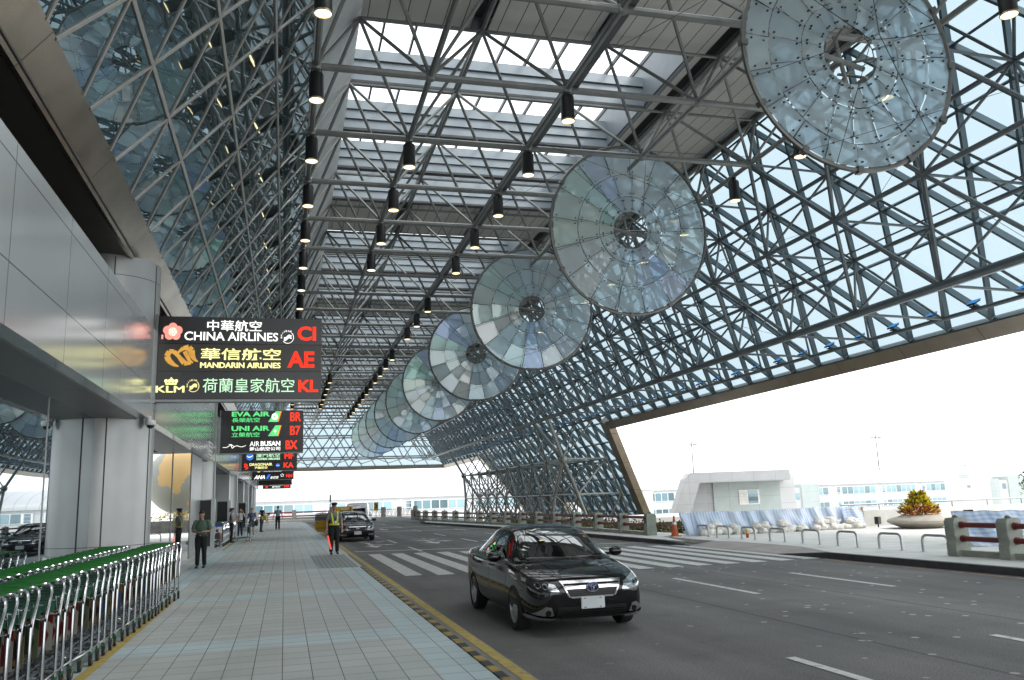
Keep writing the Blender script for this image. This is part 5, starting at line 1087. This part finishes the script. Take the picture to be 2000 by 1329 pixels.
# ------------------------------------------------------------ right side: railings, hoops, tarps, planter
POST=mat('railing_post_concrete',(.30,.325,.285),.7,var=.16,scale=4,bump=.2,bscale=30); REDR=mat('railing_dark_red',(.16,.02,.022),.38,var=.12); STUDM=mat('post_cap_metal',(.3,.3,.3),.3,.8); LMP=mat('post_lamp_recess',(.02,.018,.015),.4); LAMPW=mat('post_lamp_amber',(.30,.15,.02),.3)
def railing(label,pts,cat='railing'):
    t=thing('railing',label,cat,(pts[0][0],pts[0][1],.15)); o=V((pts[0][0],pts[0][1],0))
    for i,(x,y) in enumerate(pts):
        p=V((x,y,0))-o; q=V(pts[min(i+1,len(pts)-1)]+(0,))-V(pts[max(i-1,0)]+(0,)); a=math.atan2(q.y,q.x)-math.pi/2
        M=Matrix.Translation(p)@Matrix.Rotation(a,4,'Z'); b=MB()
        prof=[(-.22,0),(.22,0),(.22,.30),(.19,.36),(.19,.42),(.22,.50),(.22,.80),(.17,.88),(-.15,.90),(-.20,.86),(-.22,.76)]
        b.prism(prof,.30,M@Matrix.Translation((0,.15,0))@Matrix.Rotation(R(90),4,'X')); ps=b.build('post',POST,t,bevel=.012)
        b=MB(); b.box((0,0,0),(.012,.20,.27),M=Matrix.Identity(4)); b.v=[M@(V(v)+V((-.226,0,.64))) for v in b.v]; b.build('lamp_recess',LMP,ps); b=MB(); b.box((0,0,0),(.014,.13,.05)); b.v=[M@(V(v)+V((-.232,0,.61))) for v in b.v]; b.build('amber_lens',LAMPW,ps)
        b=MB(); b.lathe([(.06,.0),(.07,.03),(.03,.06),(.001,.065)],10,M@Matrix.Translation((0,0,.895))); b.build('cap',STUDM,ps,smooth=True)
        if i<len(pts)-1:
            n=V(pts[i+1]+(0,))-o
            for z in(.40,.72): 
                b=MB(); b.bar(p+V((0,0,z)),n+V((0,0,z)),.062,12); d=(n-p).normalized()
                for e,sg in((p,1),(n,-1)): b.bar(e+d*sg*.15+V((0,0,z)),e+d*sg*.22+V((0,0,z)),.082,12)
                b.build('rail',REDR,t,smooth=True)
            b=MB(); b.beam(p+V((0,0,.07)),n+V((0,0,.07)),.18,.14); b.build('base_kerb',POST,t)
    return t
far=[(14.72,33.3),(14.70,36.2),(14.66,39.3),(14.62,42.4),(14.52,45.5),(14.42,48.6),(14.28,51.7),(14.1,54.8),(13.9,57.9),(13.65,61),(13.4,64.1),(13.1,67.2),(12.8,70.3),(12.5,73.4),(12.2,76.5),(12.0,79.6)]
railing('long railing of concrete posts and dark red pipes ending at the traffic cone',far)
railing('near railing with dark red pipes in front of the blue checked sheeting',[(15.5,17.25),(15.55,15.75),(15.6,12.9),(15.65,9.8),(15.7,6.7)])
t=thing('terminal_bollard','square red and grey end post closing the far end of the long railing','bollard',(11.9,81.5,.15)); b=MB(); b.bx(-.25,.25,-.3,.3,0,1.0); b.build('post',POST,t,bevel=.02); b=MB(); b.box((.1,-.31,.6),(.28,.02,.5)); b.build('red_face',REDR,t)
# hoop barriers
HOOP=mat('hoop_steel',(.45,.45,.46),.35,.9,var=.1)
def make_hoop():
    t=thing('hoop_barrier','','barrier'); b=MB(); h=.42; w=.45
    b.tube([(0,-w,0),(0,-w,h-.14),(0,-w+.03,h-.05),(0,-w+.10,h-.01),(0,-w+.16,h),(0,w-.16,h),(0,w-.10,h-.01),(0,w-.03,h-.05),(0,w,h-.14),(0,w,0)],.034,10); b.build('hoop',HOOP,t,smooth=True)
    for s in(-1,1): b=MB(); b.lathe([(.085,0),(.085,.012)],14,Matrix.Translation((0,s*w,0))); b.build('base_plate',HOOP,t)
    return t
hp_=make_hoop()
ORD=['first low steel hoop barrier, in front of sandbags next to the traffic cone','second low steel hoop barrier from the traffic cone','third low steel hoop barrier from the traffic cone','fourth low steel hoop barrier from the traffic cone','fifth low steel hoop barrier, middle of the open plaza edge','sixth low steel hoop barrier, in front of the tarpaulin end','seventh low steel hoop barrier, left of the planter','eighth low steel hoop barrier, partly behind the near railing post']
for i,y in enumerate((30.5,28.97,27.2,25.4,23.55,21.8,20.0,18.35)):
    o=hp_ if i==0 else dup(hp_); o.location=(15.66+.02*i,y,.15); o['label']=ORD[i]; o['group']='steel hoop barriers along the plaza edge'
# traffic cone, small bollard light
t=thing('traffic_cone','worn orange traffic cone beside the end post of the long railing','traffic cone',(15.0,31.6,.15)); b=MB(); b.bx(-.19,.19,-.19,.19,0,.035); b.lathe([(.15,.035),(.045,.68),(.04,.72)],20); b.build('body',mat('cone_orange',(.50,.11,.04),.6,var=.2,scale=5),t,smooth=True); b=MB(); b.lathe([(.088,.46),(.071,.56)],20,cap=False); b.build('white_band',WHITEP,t,smooth=True); b=MB(); b.lathe([(.044,.72),(.03,.80),(.001,.81)],10); b.build('tip',mat('cone_tip',(.2,.03,.02),.5),t,smooth=True)
t=thing('marker_bottle','small yellow and red marker standing by the second hoop barrier','marker',(16.3,28.3,.15)); b=MB(); b.lathe([(.05,0),(.05,.15)],10); b.build('base',mat('marker_red',(.4,.04,.02),.5),t); b=MB(); b.lathe([(.05,.15),(.045,.27),(.01,.30)],10); b.build('top',mat('marker_yellow',(.6,.42,.05),.5),t)
# parapet wall with rail
t=thing('parapet_wall','pale concrete parapet with a thin rail along its top behind the planter','wall',(30,32,.15)); b=MB(); b.bx(-13.8,18,-.12,.12,0,.68); b.build('wall',mat('parapet_concrete',(.55,.55,.52),.8,var=.12,scale=1.5),t); b=MB(); b.bar((-7,0,.93),(18,0,.93),.035,8); b.build('rail',STAIN,t,smooth=True)
for k in range(14): b=MB(); b.bar((-7+1.9*k,0,.68),(-7+1.9*k,0,.93),.025,6); b.build('rail_post',STAIN,t)
# tarpaulins
def tarmat(name,sx,sy):
    m,t,out=nt(name); p=N(t,'BsdfPrincipled',i_Roughness=.45); f=None
    uv=N(t,'UVMap',uv_map='cloth'); sp=N(t,'SeparateXYZ'); L(t,uv.outputs[0],sp.inputs[0])
    def strp(c,per,wd):
        b_=N(t,'Math',operation='MODULO'); b_.inputs[1].default_value=per; L(t,sp.outputs[c],b_.inputs[0]); c_=N(t,'Math',operation='LESS_THAN'); c_.inputs[1].default_value=wd; L(t,b_.outputs[0],c_.inputs[0]); return c_.outputs[0]
    f=strp(0,sx,sx*.5); 
    if sy: g=strp(1,sy,sy*.45); ad=N(t,'Math',operation='MULTIPLY_ADD'); ad.inputs[1].default_value=.5; L(t,f,ad.inputs[0]); h=mx2(t,g,.5,'MULTIPLY'); L(t,h,ad.inputs[2]); f=ad.outputs[0]
    else: f=mx2(t,f,.75,'MULTIPLY')
    n=N(t,'TexNoise',i_Scale=1.2,i_Detail=4); tc=N(t,'TexCoord'); L(t,tc.outputs['Object'],n.inputs['Vector']); r=N(t,'MapRange',i_1=.3,i_2=.7,i_3=.25,i_4=.8); L(t,n.outputs[0],r.inputs[0]); f=mx2(t,f,r.outputs[0],'MULTIPLY')
    mi=N(t,'Mix',data_type='RGBA'); mi.inputs['A'].default_value=(.58,.64,.72,1); mi.inputs['B'].default_value=(.10,.27,.62,1); L(t,f,mi.inputs['Factor']); L(t,mi.outputs['Result'],p.inputs['Base Color'])
    L(t,p.outputs[0],out.inputs[0]); return m
def tarp(label,x0,x1,fy,ztop,zbot,m,loc,rz=0,seed=1,nx=180,nz=22,sag=.05):
    rnd=random.Random(seed); ph=[(rnd.uniform(1.5,9),rnd.uniform(0,6),rnd.uniform(.02,.075),rnd.uniform(-1.5,1.5)) for _ in range(7)]
    vs=[];uvs=[]
    for j in range(nz+1):
        v=j/nz
        for i in range(nx+1):
            u=x0+(x1-x0)*i/nx; fold=sum(a*math.sin(f*u*1.3+p+s*v*2.2) for f,p,a,s in ph)*(.25+v*.9)
            crease=.05*abs(math.sin(u*2.3+v*1.7+seed))**6*v
            y=-fy*v**1.3+fold*1.1-crease*2.2; z=ztop+(zbot-ztop)*v+.012*math.sin(u*9+seed)+sag*math.sin(u*1.1+seed)*(1-v)*.3
            vs.append((u,y,z)); uvs.append((u+fold*.35+20,v*1.2+.03*math.sin(u*2)))
    fs=[(j*(nx+1)+i,j*(nx+1)+i+1,(j+1)*(nx+1)+i+1,(j+1)*(nx+1)+i) for j in range(nz) for i in range(nx)]
    me=bpy.data.meshes.new('tarpaulin'); me.from_pydata(vs,[],fs); ul=me.uv_layers.new(name='cloth')
    for p in me.polygons:
        for li,vi in zip(p.loop_indices,p.vertices): ul.data[li].uv=uvs[vi]
        p.use_smooth=True
    me.materials.append(m); o=bpy.data.objects.new('tarpaulin',me); COL.objects.link(o); o.location=loc; o.rotation_euler=(0,0,rz); sd=o.modifiers.new('t','SOLIDIFY'); sd.thickness=.006
    return tag(o,label,'tarpaulin')
tarp('long blue and white striped tarpaulin draped over the parapet behind the sandbags',-7.9,0,.55,.88,.02,tarmat('tarp_striped',.13,0),(23.2,31.8,.15),0,3)
tarp('blue and white checked tarpaulin flap hanging at the right end of the long striped one',0,1.0,.35,.86,.03,tarmat('tarp_checked',.2,.15),(22.6,31.45,.15),0,5,40)
tarp('blue and white checked tarpaulin behind the near railing at the right edge',-.3,6.5,1.2,.90,.0,MATS['tarp_checked'],(18.6,20.4,.15),R(-22),9,120)
t=thing('site_fence_board','grey boards holding up the checked sheeting behind the near railing','board',(18.7,20.45,.15)); b=MB(); b.box((3,.25,.43),(6.4,.06,.86)); b.v=[Matrix.Rotation(R(-22),4,'Z')@V(v) for v in b.v]; b.build('board',mat('board_grey',(.2,.21,.2),.7),t)
t=thing('timber_prop','wooden plank leaning at the right end of the long tarpaulin','plank',(23.62,31.5,.15)); b=MB(); b.box((0,0,.42),(.06,.16,.84)); b.build('plank',mat('plank_wood',(.42,.30,.17),.7,var=.2),t)
# sandbags
SB=mat('sandbag_cloth',(.70,.68,.64),.85,var=.22,scale=6,bump=.5,bscale=18)
def bagmesh(seed):
    rnd=random.Random(seed); b=MB(); b.ball((0,0,0),1,18); ph=[rnd.uniform(0,6) for _ in range(6)]; v2=[]
    for x,y,z in b.v:
        f=1+.12*math.sin(3*x+ph[0])+.10*math.sin(4*y+2*z+ph[1])+.07*math.sin(7*z+3*x+ph[2])
        x=math.copysign(abs(x)**.75,x); z=math.copysign(abs(z)**.85,z); v2.append((x*.25*f,y*.17*f,max(-.10,z*.13*f)+.10))
    b.v=v2
    if seed%2: b.tube([(.26,0,.1),(.36,.02,.12),(.42,.05,.16)],[.07,.03,.055],8)
    return b.mesh('sandbag',SB,True)
BM_=[bagmesh(s) for s in range(5)]; rs=random.Random(11); nb=0
segs=[(15.9,1.25,31.2,7),(17.0,.9,31.1,4),(17.75,1.3,30.95,7),(18.9,1.0,30.9,5),(19.75,.5,30.95,2),(21.0,1.1,31.05,8),(22.4,.9,31.1,6)]
for x0,wd,y0,n in segs:
    for q in range(n):
        lay=0 if q<n*.62 else 1; x=x0+wd*((q/(n*.62)) if lay==0 else (q-n*.62)/(n*.38+.01)*.7+.15); o=bpy.data.objects.new('sandbag',BM_[rs.randrange(5)]); COL.objects.link(o)
        o.location=(x,y0-rs.uniform(0,.3)+.1*lay,.15+.21*lay); o.rotation_euler=(rs.uniform(-.1,.1),rs.uniform(-.15,.15),rs.uniform(-.6,.6)+(1.2 if rs.random()<.3 else 0)); s_=rs.uniform(.85,1.15); o.scale=(s_,s_,s_*rs.uniform(.9,1.2))
        tag(o,'dirty white sandbag '+('resting on top of others' if lay else 'lying on the paving')+' against the striped tarpaulin','sandbag','sandbags along the striped tarpaulin')
# planter
t=thing('planter','wide round stone planter bowl with red and yellow croton plants on the plaza','planter',(24.4,29.0,.15)); b=MB(); b.lathe([(.68,0),(.76,.03),(1.20,.22),(1.24,.30),(1.18,.36),(.62,.52),(.55,.51),(.5,.42),(.001,.42)],48); b.build('bowl',mat('planter_stone',(.42,.39,.33),.75,var=.12,scale=4,bump=.2),t,smooth=True)
b=MB(); rp=random.Random(5)
LEAF=[mat('croton_yellow',(.70,.56,.04),.5,var=.25),mat('croton_red',(.42,.09,.02),.5,var=.3),mat('croton_green',(.14,.20,.03),.5,var=.3),mat('croton_orange',(.66,.28,.05),.5,var=.25)]
for i in range(900):
    a=rp.uniform(0,6.283); h=rp.random(); rr=(.62 if h<.45 else .50*(1.25-h))*math.sqrt(rp.random()); p=V((rr*math.cos(a)*1.1,rr*math.sin(a),.50+.85*h*(1-.25*rr)))
    d=V((math.cos(a)*rp.uniform(.4,1),math.sin(a)*rp.uniform(.4,1),rp.uniform(.1,1.1))).normalized(); s=d.cross(V((rp.uniform(-1,1),rp.uniform(-1,1),1))).normalized()*.05; l=rp.uniform(.16,.30)
    mi=rp.choices((0,1,2,3),(.6,.03,.3,.07))[0] if h>.38 else rp.choices((0,1,2,3),(.12,.33,.2,.35))[0]
    b.add([p,p+d*l*.5+s,p+d*l+V((0,0,-.03)),p+d*l*.5-s],[(0,1,2,3)],mi)
b.build('foliage',LEAF,t); b=MB()
for i in range(16): a=rp.uniform(0,6.28); b.bar((.2*math.cos(a),.2*math.sin(a),.42),(.45*math.cos(a),.45*math.sin(a),rp.uniform(.8,1.15)),.012,5)
b.build('stem',mat('stem_brown',(.08,.05,.03),.8),t)
t=thing('flood_lamp','small dark floodlight on the paving behind the left of the planter','floodlight',(23.9,30.9,.15)); b=MB(); b.box((0,0,.28),(.30,.16,.30),rz=.5); b.build('housing',BLACK,t,bevel=.01); b=MB(); b.bar((0,0,0),(0,0,.2),.03); b.build('stand',BLACK,t)
t=thing('flood_lamp','small grey floodlight behind the corner of the near railing post','floodlight',(27.2,29.5,.15)); b=MB(); b.box((0,0,.5),(.34,.2,.2)); b.build('housing',HLD,t,bevel=.01); b=MB(); b.bar((0,0,0),(0,0,.4),.03); b.build('stand',BLACK,t)
# globe sculpture on the plaza outside the frame: seen mirrored in the vestibule pane
m,tn,out=nt('globe_stone_and_gold'); p=N(tn,'BsdfPrincipled',i_Roughness=.6); tc=N(tn,'TexCoord'); n=N(tn,'TexNoise',i_Scale=.30,i_Detail=6); L(tn,tc.outputs['Object'],n.inputs['Vector']); sp_=N(tn,'SeparateXYZ'); L(tn,tc.outputs['Object'],sp_.inputs[0]); gm=N(tn,'Math',operation='MULTIPLY_ADD'); gm.inputs[1].default_value=.09; L(tn,sp_.outputs[1],gm.inputs[0]); L(tn,n.outputs[0],gm.inputs[2]); cr=N(tn,'ValToRGB'); e=cr.color_ramp.elements; e[0].position=.5; e[0].color=(.30,.31,.28,1); e[1].position=.515; e[1].color=(.60,.40,.17,1); L(tn,gm.outputs[0],cr.inputs[0]); L(tn,cr.outputs[0],p.inputs['Base Color']); L(tn,p.outputs[0],out.inputs[0])
t=thing('globe_sculpture','large grey and golden globe sculpture mirrored in the vestibule glass behind the man in green','sculpture',(37.5,20.6,.15)); b=MB(); b.ball((0,0,4.1),2.75,48); b.build('globe',m,t,smooth=True); b=MB(); b.lathe([(1.5,0),(1.5,.35),(.7,.45),(.55,1.5)],28); b.build('pedestal',CONC,t,smooth=True)
t=thing('flower_bed','low stone bed with orange flowers mirrored under the globe','flower bed',(33.5,22.0,.15)); b=MB(); b.bx(-1,1,-4,4,0,.9); b.build('wall',mat('bed_stone',(.12,.12,.115),.8,var=.4,scale=3),t); b=MB()
for i in range(500):
    p_=V((rp.uniform(-.9,.9),rp.uniform(-3.9,3.9),rp.uniform(.9,1.5))); d=V((rp.uniform(-1,1),rp.uniform(-1,1),rp.uniform(.2,1))).normalized()*.2; s=d.cross(V((.3,.5,1))).normalized()*.06; b.add([p_,p_+d*.5+s,p_+d,p_+d*.5-s],[(0,1,2,3)],rp.choice((0,0,3,2)))
b.build('foliage',LEAF,t)
# ------------------------------------------------------------ far end of the road
def simple_fence(label,a,c,n,hz,lat=False):
    t=thing('fence',label,'fence',(*a,.1)); d=V((c[0]-a[0],c[1]-a[1],0)); 
    for i in range(n+1):
        b=MB(); p=d*i/n; b.box((p.x,p.y,hz/2),(.5,.5,hz),rz=math.atan2(d.y,d.x)); b.build('post',mat('far_post',(.42,.39,.37),.8),t)
    b=MB()
    if lat:
        for i in range(n):
            p=d*i/n; q=d*(i+1)/n
            for z in(.2,.95): b.beam(p+V((0,0,z)),q+V((0,0,z)),.06,.06)
            for k in range(4):
                u=p.lerp(q,(k+.1)/4); w_=p.lerp(q,(k+.9)/4)
                pts=[u.lerp(w_,s/8)+V((0,0,.2+.7*math.sin(math.pi*s/8))) for s in range(9)]; b.tube(pts,.025,4); b.bar(u+V((0,0,.2)),u+V((0,0,.95)),.025,4)
        b.build('lattice',mat('lattice_pink',(.50,.20,.19),.6),t)
    else:
        for z in(.45,.95): b.bar(V((0,0,z)),d+V((0,0,z)),.10,8)
        b.build('rail',mat('far_rail_red',(.36,.05,.06),.5),t)
        b=MB(); b.beam(V((0,0,.15)),d+V((0,0,.15)),.25,.3); b.build('base',CONC,t)
    return t
simple_fence('far fence of red pipes and pale posts across the end of the walkway',(-13,117.5),(6.0,116),4,1.25)
simple_fence('far pink lattice fence with pale posts across the end of the road',(8.2,110),(15.8,107),4,1.25,True)
t=thing('warning_sign','yellow warning sign on the far lattice fence','sign',(11.1,108.6,-.75)); b=MB(); b.lathe([(.62,-.02),(.62,.02)],4,Matrix.Translation((0,0,2.2))@Matrix.Rotation(R(90),4,'X')@Matrix.Rotation(R(45),4,'Z')@Matrix.Scale(1.0,4)); b.v=[(x*.62,y,2.2+(z-2.2)*1.2) for x,y,z in b.v]; b.build('plate',mat('sign_yellow',(.60,.36,.03),.5),t); b=MB(); b.bar((0,.03,0),(0,.03,2.2),.04); b.build('pole',STEELD,t)
b=MB(); b.beam((-.1,-.03,2.5),(.1,-.03,2.25),.1,.01,(0,1,0)); b.beam((.1,-.03,2.25),(-.1,-.03,1.95),.1,.01,(0,1,0)); b.build('symbol',BLACK,t)
t=thing('warning_sign','narrow orange sign on the far lattice fence beside the white van','sign',(8.35,109.8,-.75)); b=MB(); b.bx(-.12,.12,-.02,.02,1.5,2.7); b.build('plate',mat('sign_orange',(.6,.25,.05),.5),t); b=MB(); b.bar((0,.03,0),(0,.03,1.6),.04); b.build('pole',STEELD,t)
t=thing('sign_pole','slender grey pole with a small pale sign beyond the taxi','pole',(4.9,97,.0)); b=MB(); b.bar((0,0,0),(0,0,2.9),.04,8); b.build('pole',STEEL,t); b=MB(); b.box((0,-.06,2.55),(.18,.04,.8)); b.build('plate',mat('pale_plate',(.5,.5,.5),.5),t)
# shrubs behind the long railing
BUSH=[mat('shrub_green',(.055,.085,.025),.6,var=.35),mat('shrub_yellow_green',(.17,.18,.03),.6,var=.3),mat('shrub_dark',(.025,.045,.015),.6,var=.3)]
for i,(x,y,r,h,yl) in enumerate(((18.2,41.5,1.3,1.45,.5),(18.,45.5,1.5,1.6,.3),(17.8,49,1.3,1.5,.6),(18.2,53,1.6,1.65,.1),(17.6,58,1.5,1.6,.2),(17.4,63,1.5,1.6,.1),(17,69,1.5,1.6,.1),(18.8,38.5,.8,1.35,.7))):
    t=thing('shrub',('yellowish' if yl>.4 else 'dark green')+' shrub behind the long railing','shrub',(x,y,-.9),group='shrubs behind the long railing'); b=MB(); rp=random.Random(60+i)
    for q in range(800):
        v=V((rp.gauss(0,1),rp.gauss(0,1),rp.gauss(0,1))).normalized()*rp.uniform(.45,1.05); p=V((v.x*r,v.y*r,h*.5+v.z*h*.5)); d=V((rp.uniform(-1,1),rp.uniform(-1,1),rp.uniform(0,1))).normalized()*.14; s=d.cross(V((.2,.4,1))).normalized()*.05
        b.add([p,p+d*.5+s,p+d,p+d*.5-s],[(0,1,2,3)],1 if rp.random()<yl else rp.choice((0,0,2)))
    b.build('foliage',BUSH,t); b=MB()
    for q in range(6): b.bar((0,0,0),(rp.uniform(-.6,.6)*r,rp.uniform(-.6,.6)*r,h*.6),.03,5)
    b.build('stem',mat('stem_brown',(.08,.05,.03),.8),t)
# low building with brown window frames glimpsed through the railing
t=thing('low_building','low white building with dark brown windows glimpsed between the railing pipes','building',(24,52,-6)); b=MB(); b.bx(-4,6,0,9,0,6.3); b.build('wall',mat('low_white_wall',(.62,.62,.6),.7),t); b=MB(); b.bx(-3.9,1.2,-.06,-.01,4.7,6.0); b.build('window_band',mat('brown_window',(.035,.018,.012),.3),t); b=MB()
for k in range(5): b.bx(-3.9+1.2*k,-3.8+1.2*k,-.10,-.06,4.7,6.0)
b.bx(-3.9,1.2,-.10,-.06,5.3,5.37); b.build('window_frame',mat('brown_frame',(.10,.05,.03),.5),t)
# ------------------------------------------------------------ far buildings
WB=panel_mat('white_cladding',(.50,.51,.52),(.36,.37,.38),[(0,3.6,.06,0),(2,1.6,.05,0)],.6,var=.04,scale=.1); RB=panel_mat('white_vault_roof',(.45,.46,.475),(.27,.28,.30),[(0,3.0,.16,0)],.45,var=.04,scale=.08)
WG=mirror_glass('far_window_glass',(.10,.20,.24),.25,(.7,.85,.9),.02,wav=.05,wscale=.15); WGD=mirror_glass('far_window_dark',(.05,.09,.11),.22,(.6,.75,.8),.03,wav=.05,wscale=.15); WF=mat('white_window_frame',(.75,.75,.75),.5)
def vault_building(label,a,c,ztop,zeave,zw,rows,seed,skip=()):
    a=V((*a,0)); c=V((*c,0)); Ln=(c-a).length; ang=math.atan2(c.y-a.y,c.x-a.x); t=thing('vaulted_building',label,'building',(a.x,a.y,-6),ang)
    D=26; b=MB(); b.bx(0,Ln,0,D,0,zeave+6); b.build('wall',WB,t)
    b=MB(); n=14; prof=[]
    for k in range(n+1): th=math.pi*k/n*.5; prof.append((D/2*(1-math.cos(th))*1.0-0.5*(1-k/n),zeave+6+(ztop-zeave)*math.sin(th)))
    vs=[(x,y,z) for x in(0,Ln) for y,z in prof]; b.add(vs,[(k,k+1,n+1+k+1,n+1+k) for k in range(n)]); b.bx(0,Ln,D/2-.05,D/2+.05,zeave+6,ztop+5.95); b.build('roof',RB,t,smooth=True)
    rnd=random.Random(seed); x=2.0
    while x<Ln-20:
        wlen=rnd.choice((17.0,18.5)) 
        if not any(s0<x+wlen and x<s1 for s0,s1 in skip):
            for (z0,z1) in rows:
                b=MB(); b.bx(x,x+wlen,-.25,-.05,z0+6,z1+6); f=b.build('window',WF,t); b=MB(); npn=7; pw=(wlen-.3)/npn
                for q in range(npn):
                    if q==0:
                        h=z1-z0
                        for u0,u1 in((.06,.24),(.30,.68),(.74,.94)): b.bx(x+.5,x+pw*.8,-.33,-.26,z0+6+h*u0,z0+6+h*u1,rnd.choice((0,1)))
                    else: b.bx(x+.25+pw*q,x+pw*(q+1)-.05,-.33,-.26,z0+6.15,z1+5.85,rnd.choice((0,0,1)))
                b.build('pane',[WG,WGD],f)
        x+=wlen+rnd.choice((2.4,3.0))
    return t,Ln
def at(px,py,dist):
    x=(px-1000)/1650.*dist; z=-(py-664.5)/1650.*dist; p=V((0,0,1.85))+fw*dist+r2*x+u2*z; return (p.x,p.y)
# ground points worked out from the photograph once: (px, depth along the view axis)
vault_building('long white building with vaulted roof and a window band across the end of the road',at(455,985,198),at(1275,962,250),7.9,3.0,2.4,[(-.1,2.3),(-4.8,-2.2)],1)
tb,_=vault_building('long white vaulted building with two rows of blue windows beyond the plaza wall',at(1215,965,262),at(2120,935,345),7.7,2.7,2.4,[(-.7,2.0),(-5.2,-3.0)],2,skip=((150,300),))
def block(name,label,cat,px,pyb,dist,w_,d_,h_,parts=None,rz=None):
    x,y=at(px,pyb,dist); return thing(name,label,cat,(x,y,-6),-.24 if rz is None else rz)
PALEG=panel_mat('pale_green_cladding',(.38,.43,.425),(.29,.33,.325),[(0,3,.06,0),(2,1.8,.05,0)],.6,var=.05); GREYC=panel_mat('grey_cladding',(.38,.39,.40),(.29,.30,.31),[(0,2.2,.05,0),(2,1.1,.04,0)],.6,var=.05)
# grey pavilion with a slanting frame
t=block('pavilion','grey pavilion with a slanted projecting frame and one small window beyond the plaza wall','building',1425,980,88,0,0,0,rz=-.30)
b=MB(); b.bx(-1.6,5.3,0,6,0,9.0); b.build('wall',PALEG,t)
b=MB(); b.bx(-4.0,-1.6,.2,6,0,9.0); b.build('recess_wall',GREYC,t)
b=MB(); fr=[(-6.3,5.2),(-4.75,9.2),(-4.2,9.8),(5.9,9.8),(5.9,8.75),(-3.3,8.75),(-4.6,5.2)]; b.prism(fr,3.2,Matrix.Translation((0,1.2,0))@Matrix.Rotation(R(90),4,'X')); b.build('frame',GREYC,t)
b=MB(); b.bx(1.0,3.1,-.08,0,6.4,7.9); f=b.build('window',WF,t); b=MB(); b.bx(1.95,2.95,-.12,-.085,6.5,7.8); b.build('pane',WGD,f); b=MB()
for k in range(5): b.bx(1.05,1.85,-.12,-.085,7.05+.15*k,7.13+.15*k)
b.bx(1.05,1.85,-.11,-.085,6.5,7.0); b.build('louvre',mat('louvre_pale',(.6,.6,.55),.5),f)
b=MB(); b.bx(5.3,7.0,.5,6,0,9.4); b.build('side_wall',WB,t)
t=block('stair_block','pale green and white stair block behind the middle of the tarpaulin','building',1565,975,150,0,0,0,rz=-.30); b=MB(); b.bx(.2,3.3,0,8,0,8.6); b.build('green_wall',PALEG,t); b=MB(); b.bx(-3.6,-1.9,0,8,0,8.2); b.build('green_wall',PALEG,t); b=MB(); b.bx(-6.0,-3.6,.5,8,0,9.7); b.bx(-1.9,.2,.3,8,0,8.0); b.build('white_wall',WB,t); b=MB(); b.bx(-.8,-.2,.22,.30,5.9,7.0); b.build('window',WG,t); b=MB(); b.bx(-2.6,-2.2,-.06,0,5.0,5.6); b.build('window',WGD,t)
t=block('stair_block','white and pale green stair block at the right end of the far vaulted building','building',1945,970,215,0,0,0,rz=-.30); b=MB(); b.bx(-8.8,-1.5,-1,8,0,8.9); b.bx(-5,.9,2,8,8.8,10.9); b.bx(1.3,3.6,.3,8,0,8.2); b.build('white_wall',WB,t); b=MB(); b.bx(-1.5,1.3,0,8,0,8.6); b.bx(3.6,14,0,8,0,9.1); b.build('green_wall',PALEG,t); b=MB(); b.bx(2.2,3.0,.2,.3,6.0,7.3); b.bx(-7.2,-6.5,-1.1,-1,6.6,7.1); b.build('window',WGD,t)
# light masts and roof-top oddments
for i,(px,py,h,lab) in enumerate(((1357,955,24.2,'tall slim light mast with a ring of lamps, above the grey pavilion'),(1721,950,24.6,'tall slim light mast with a ring of lamps, farther right above the vaulted roof'))):
    x,y=at(px,py,400); t=thing('light_mast',lab,'light mast',(x,y,-6),group='light masts above the far roofs'); H=h+8.2; b=MB(); b.bar((0,0,0),(0,0,H),.42,8,r2=.22); b.build('mast',mat('mast_grey',(.10,.10,.11),.5),t); b=MB()
    for k in range(8): a=k*math.pi/4; b.bar((0,0,H-2.6),(2.0*math.cos(a),2.0*math.sin(a),H-2.4),.09,5); b.box((2.2*math.cos(a),2.2*math.sin(a),H-2.3),(.9,.6,.45),rz=a)
    b.tube([(2.0*math.cos(a*math.pi/8),2.0*math.sin(a*math.pi/8),H-2.5) for a in range(16)],.1,5,0,True); b.build('lamp_ring',mat('mast_lamp',(.16,.16,.17),.4),t)
for px,py,h,lab in((1477,950,8.0,'thin aerial on the far roof right of the first light mast'),(1428,950,3.2,'small roof vent pole above the grey pavilion'),(1890,950,3.0,'small roof aerial near the right end of the vaulted building')):
    x,y=at(px,py,280); t=thing('roof_aerial',lab,'aerial',(x,y,5.0)); b=MB(); b.bar((0,0,0),(0,0,h),.10,6,r2=.05); b.build('pole',mat('aerial_grey',(.18,.18,.19),.5),t); b=MB(); b.box((0,0,h*.8),(.5,.3,.5)); b.build('fitting',mat('aerial_grey',(.18,.18,.19),.5),t)
# a tree at the far right edge
x,y=at(2034,985,120); t=thing('tree','dark green tree top at the far right edge beyond the parapet','tree',(x,y,-6)); b=MB(); rp=random.Random(8)
for q in range(1400):
    v=V((rp.gauss(0,1),rp.gauss(0,1),rp.gauss(0,1))).normalized()*rp.uniform(.3,1.0)*(1+.25*math.sin(q)); p=V((v.x*2.2,v.y*2.2,7.2+v.z*2.4)); d=V((rp.uniform(-1,1),rp.uniform(-1,1),rp.uniform(-.2,1))).normalized()*.5; s=d.cross(V((.2,.4,1))).normalized()*.16; b.add([p,p+d*.5+s,p+d,p+d*.5-s],[(0,1,2,3)],rp.choice((0,0,2)))
b.build('crown',BUSH,t); b=MB(); b.bar((0,0,0),(0,0,7),.25,8,r2=.1); b.build('trunk',mat('stem_brown',(.08,.05,.03),.8),t)
